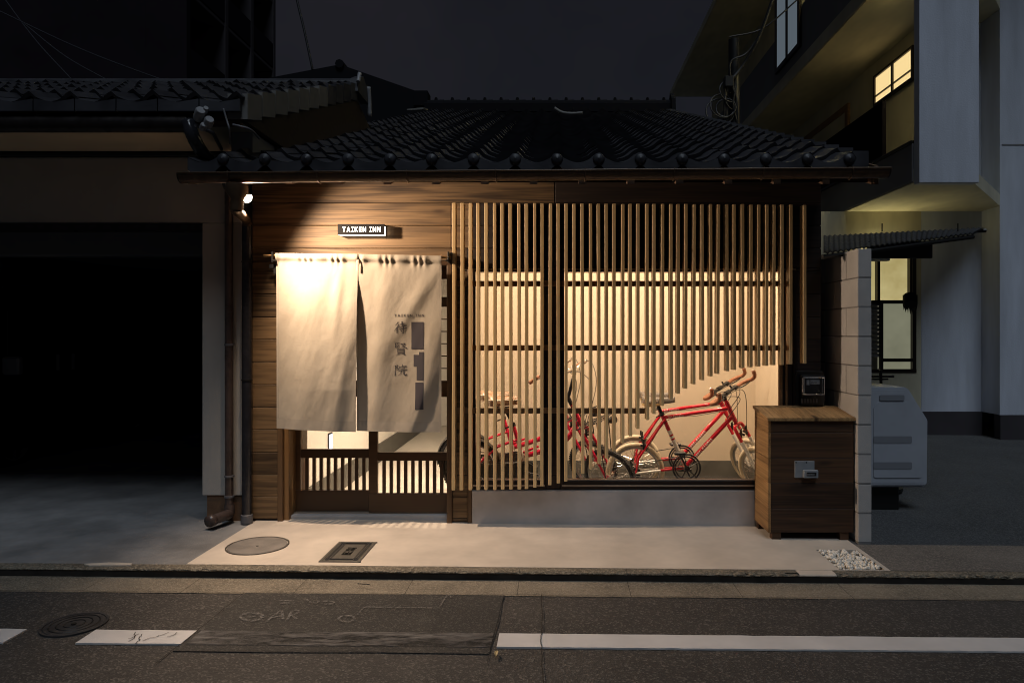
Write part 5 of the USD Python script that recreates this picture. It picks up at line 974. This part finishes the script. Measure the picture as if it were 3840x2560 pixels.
# corridor ceiling lamps, lit
for x, y, z, mat in ((4.50, 8.25, 5.84, 'corridor_glow'), (4.50, 8.25, 9.35, 'corridor_glow'), (4.30, 13.0, 9.35, 'corridor_glow')):
    l = put('ceiling_lamp', box(x - .09, x + .09, y - .3, y + .3, z - .07, z - .002, .01), 'white_plastic', ab); put('tube', box(x - .07, x + .07, y - .28, y + .28, z - .085, z - .0705), mat, l)
l = put('wall_lamp', box(4.45, 4.75, 9.70, 9.799, 2.42, 2.48, .01), 'white_plastic', ab); put('tube', box(4.46, 4.74, 9.72, 9.78, 2.4805, 2.50), 'porch_glow', l)
# ground floor window with louvre and obscured panes
gw = put('ground_window', cat([box(wx0, wx1, 9.79, 9.90, wz0 - .05, wz0), box(wx0, wx1, 9.79, 9.90, wz1, wz1 + .05), box(wx1 - .05, wx1 - .001, 9.795, 9.90, wz0, wz1), box(px(3290, 9.8), px(3300, 9.8), 9.795, 9.90, pz(1140, 9.8), wz1), box(px(3302, 9.8), px(3312, 9.8), 9.795, 9.86, wz0, pz(1138, 9.8)), box(px(3272, 9.8), wx1 - .051, 9.795, 9.90, pz(1138, 9.8), pz(1126, 9.8)), box(px(3312, 9.8) + .001, wx1 - .051, 9.80, 9.86, pz(1356, 9.8), pz(1344, 9.8)), box(px(3412, 9.8), px(3420, 9.8), 9.795, 9.89, pz(1126, 9.8) + .001, wz1)]), 'window_metal', ab, label='ground floor window lit yellow behind')
put('pane', box(px(3272, 9.8), wx1 - .04, 9.875, 9.88, pz(1126, 9.8), wz1), 'frosted_lit', gw, label='lit upper pane'); put('pane', box(px(3300, 9.8), wx1 - .04, 9.865, 9.87, wz0, pz(1138, 9.8)), 'frosted_dim', gw, label='obscured lower pane')
for k in range(13): v = 1146 + k * 16; put('louvre_slat', hull([(x, 9.83 + dy, pz(v, 9.83) + dz) for x in (px(3255, 9.83), px(3303, 9.83)) for dy, dz in ((0, 0), (.0, .012), (.03, .035), (.03, .047))]), 'clamp_grey', gw)
# black cloth on the window rail
q = P(3415, 1110, 9.74); r9 = np.random.default_rng(3); cl = []
for k in range(11):
    x = q[0] - .085 + k * .016; L = .20 + .10 * r9.random() * (1 if 1 < k < 9 else .5); cl.append(hull([(x + dx, q[1] + dy, q[2] + dz) for dx in (-.014, .014) for dy in (-.02, .03) for dz in (-.06 - .05 * abs(k - 5) / 5, .0 + .055 * (1 - ((k - 5) / 6) ** 2))] + [(x + r9.normal(0, .006), q[1], q[2] - L)]))
put('hanging_cloth', cat(cl), 'black_cloth', label='black frayed cloth hanging on the rail of the lit ground floor window', cat='cloth')
# white moulded container beside the block wall
wc = thing('storage_container', 'white moulded plastic container with painted grip recesses behind the block wall', 'container', P(3330, 1900, 5.45))
Y0 = 5.45; fxx = lambda u: px(u, Y0); zz_ = lambda v: pz(v, Y0)
out = Polygon([(fxx(3120), zz_(1828)), (fxx(3482), zz_(1828)), (fxx(3484), zz_(1575)), (fxx(3408), zz_(1452)), (fxx(3150), zz_(1452)), (fxx(3120), zz_(1500))]).buffer(-.05).buffer(.05, 8)
put('shell', cat([prism(out.buffer(-.035), Y0, Y0 + .03, 'xz'), prism(out, Y0 + .03, Y0 + .55, 'xz')] + [prism(out.buffer(-.035 + .035 * math.sin(t)), Y0 + .03 - .03 * math.cos(t - .0) + .001 * k, Y0 + .031, 'xz') for k, t in enumerate((.4, .8, 1.2))]), 'white_plastic', wc, smooth=40)
put('raised_panel', prism(Polygon([(fxx(3275), zz_(1790)), (fxx(3455), zz_(1790)), (fxx(3455), zz_(1590)), (fxx(3400), zz_(1508)), (fxx(3290), zz_(1508)), (fxx(3275), zz_(1530))]).buffer(-.02).buffer(.02), Y0 - .006, Y0 + .001, 'xz'), 'white_plastic', wc, smooth=40)
for a, b, c, d_ in ((3297, 3390, 1480, 1501), (3274, 3418, 1634, 1661), (3274, 3418, 1731, 1758)): put('grip_recess', prism(sbox(fxx(a), zz_(d_), fxx(b), zz_(c)).buffer(-.012).buffer(.012), Y0 - .0085, Y0 - .0062 if c > 1600 else Y0 - .001, 'xz'), 'grey_plastic', wc)  # surface strips in darker grey paint the shade of sunken grips
put('base', box(fxx(3150), fxx(3392), Y0 + .08, Y0 + .5, -.05, zz_(1829), .01), 'black_iron', wc)
bb = thing('metal_stand', 'black crossed metal bars rising behind the white container', 'stand', P(3310, 1450, 6.2))
put('crossbar', cat([tube([P(3240, 1412, 6.2), P(3352, 1411, 6.2)], .010, 8), tube([P(3240, 1422, 6.22), P(3330, 1421, 6.22)], .008, 8)]), 'black_iron', bb); put('stem', tube([P(3302, 1388, 6.2), P(3304, 1440, 6.2), (px(3304, 6.2), 6.2, .0)], .014, 8), 'black_iron', bb); put('foot', disc((px(3304, 6.2), 6.2, -.02), (0, 0, 1), .18, .03, 20), 'black_iron', bb)
# thin corrugated awning over the passage
aw = thing('awning', 'thin dark corrugated awning sloping out above the block wall', 'awning', P(3300, 900, 5.2))
A, B, C, D = P(3088, 946, 4.78), P(3655, 872, 5.15), P(3692, 853, 6.0), P(3088, 884, 6.3)
put('sheet', cat([grid(lambda u, v, o=o: (A * (1 - u)[:, None] + B * u[:, None]) * (1 - v)[:, None] + (D * (1 - u)[:, None] + C * u[:, None]) * v[:, None] + np.stack([0 * u, 0 * u, 0.006 * np.sin(u * 190) + o], 1), 260, 3) for o in (0, -.01)]), 'corrugated', aw, smooth=True)
put('batten', tube([A + [.0, .02, -.03], B + [0, .02, -.03]], .018, 6), 'black_iron', aw); put('batten', tube([D + [0, -.02, -.03], C + [0, -.02, -.03]], .018, 6), 'black_iron', aw)
put('hanging_board', box(px(3255, 5.3), px(3498, 5.3), 5.30, 5.33, pz(968, 5.3), pz(905, 5.3), .004), 'corrugated', aw)
for u in (3308, 3592): put('hook', tube([P(u, 868, 5.6), P(u, 838, 5.6)], .005, 6), 'black_iron', aw)
put('post', box(2.05, 2.11, 6.2, 6.26, 1.9, 2.2), 'black_iron', aw)
# utility pole with coiled cables beyond the right verge of the inn
po = thing('cable_pole', 'dark slim pole with coiled telephone cables behind the right end of the inn roof', 'utility pole', (2.42, 9.3, 0))
pxx = px(2752, 9.3)
put('pole', tube([(pxx, 9.3, -.1), (pxx, 9.3, pz(150, 9.3))], .075, 12), 'black_iron', po, smooth=True)
for k, (u, v, r, t) in enumerate(((2708, 398, .17, .3), (2722, 405, .13, -.3), (2735, 345, .15, .6), (2700, 420, .19, 0), (2745, 380, .12, 1.0))): put('cable_coil', ring(P(u, v, 9.2 + .01 * k), (math.sin(t) * .6, -1, .2), r, .010, 30, 6), 'cable_black', po, smooth=True)
for k in range(7): a = P(2715 + 8 * k, 300 + 4 * k, 9.2); put('cable_strand', tube(curve([a, a + [rs.normal(0, .05), 0, -.25], a + [rs.normal(0, .06), .02, -.52]], 5), .012, 6), 'cable_black', po, smooth=True)
put('junction_box', box(pxx - .16, pxx - .04, 9.14, 9.26, pz(330, 9.2), pz(290, 9.2), .01), 'cable_black', po)
cable('overhead_cable', 'thick black cable running from the coiled pole up out of the picture', [P(2735, 310, 9.2), P(2790, 240, 9.2), P(2850, 130, 9.1), P(2910, -40, 9.0)], .022)
cable('overhead_cable', 'thinner black cable crossing from the eave of the apartment block to the pole', [P(2735, 140, 9.1), P(2860, 108, 9.1), P(2990, 0, 9.0)], .010)
cable('overhead_cable', 'black cable looping down beside the coiled pole', [P(2738, 290, 9.15), P(2742, 230, 9.15), P(2800, 200, 9.15), P(2856, 120, 9.12)], .012)
# lamps inside the inn
for name, (x, y, z), I, r in [('room_lamp', (-.55 + .5 * k, 5.42, 2.54), ROOM_I, .05) for k in range(5)] + [('hall_lamp', (-.95, 6.5, 2.5), HALL_I, .05)]:
    f = put('downlight', lathe([(r + .004, 0), (r + .02, -.004), (r + .022, .012), (r + .004, .012)], (x, y, z + .012), (0, 0, 1), 20), 'white_plastic', inn, smooth=40)
    dl = UsdLux.DiskLight.Define(stage, new_path(inn.path, name)); dl.AddTranslateOp().Set(Gf.Vec3d(*(np.array((x, y, z + .008)) - inn.org))); dl.CreateRadiusAttr(r); dl.CreateIntensityAttr(I); dl.CreateColorAttr(Gf.Vec3f(*((1, .75, .50) if name == 'room_lamp' else (1, .80, .58))))
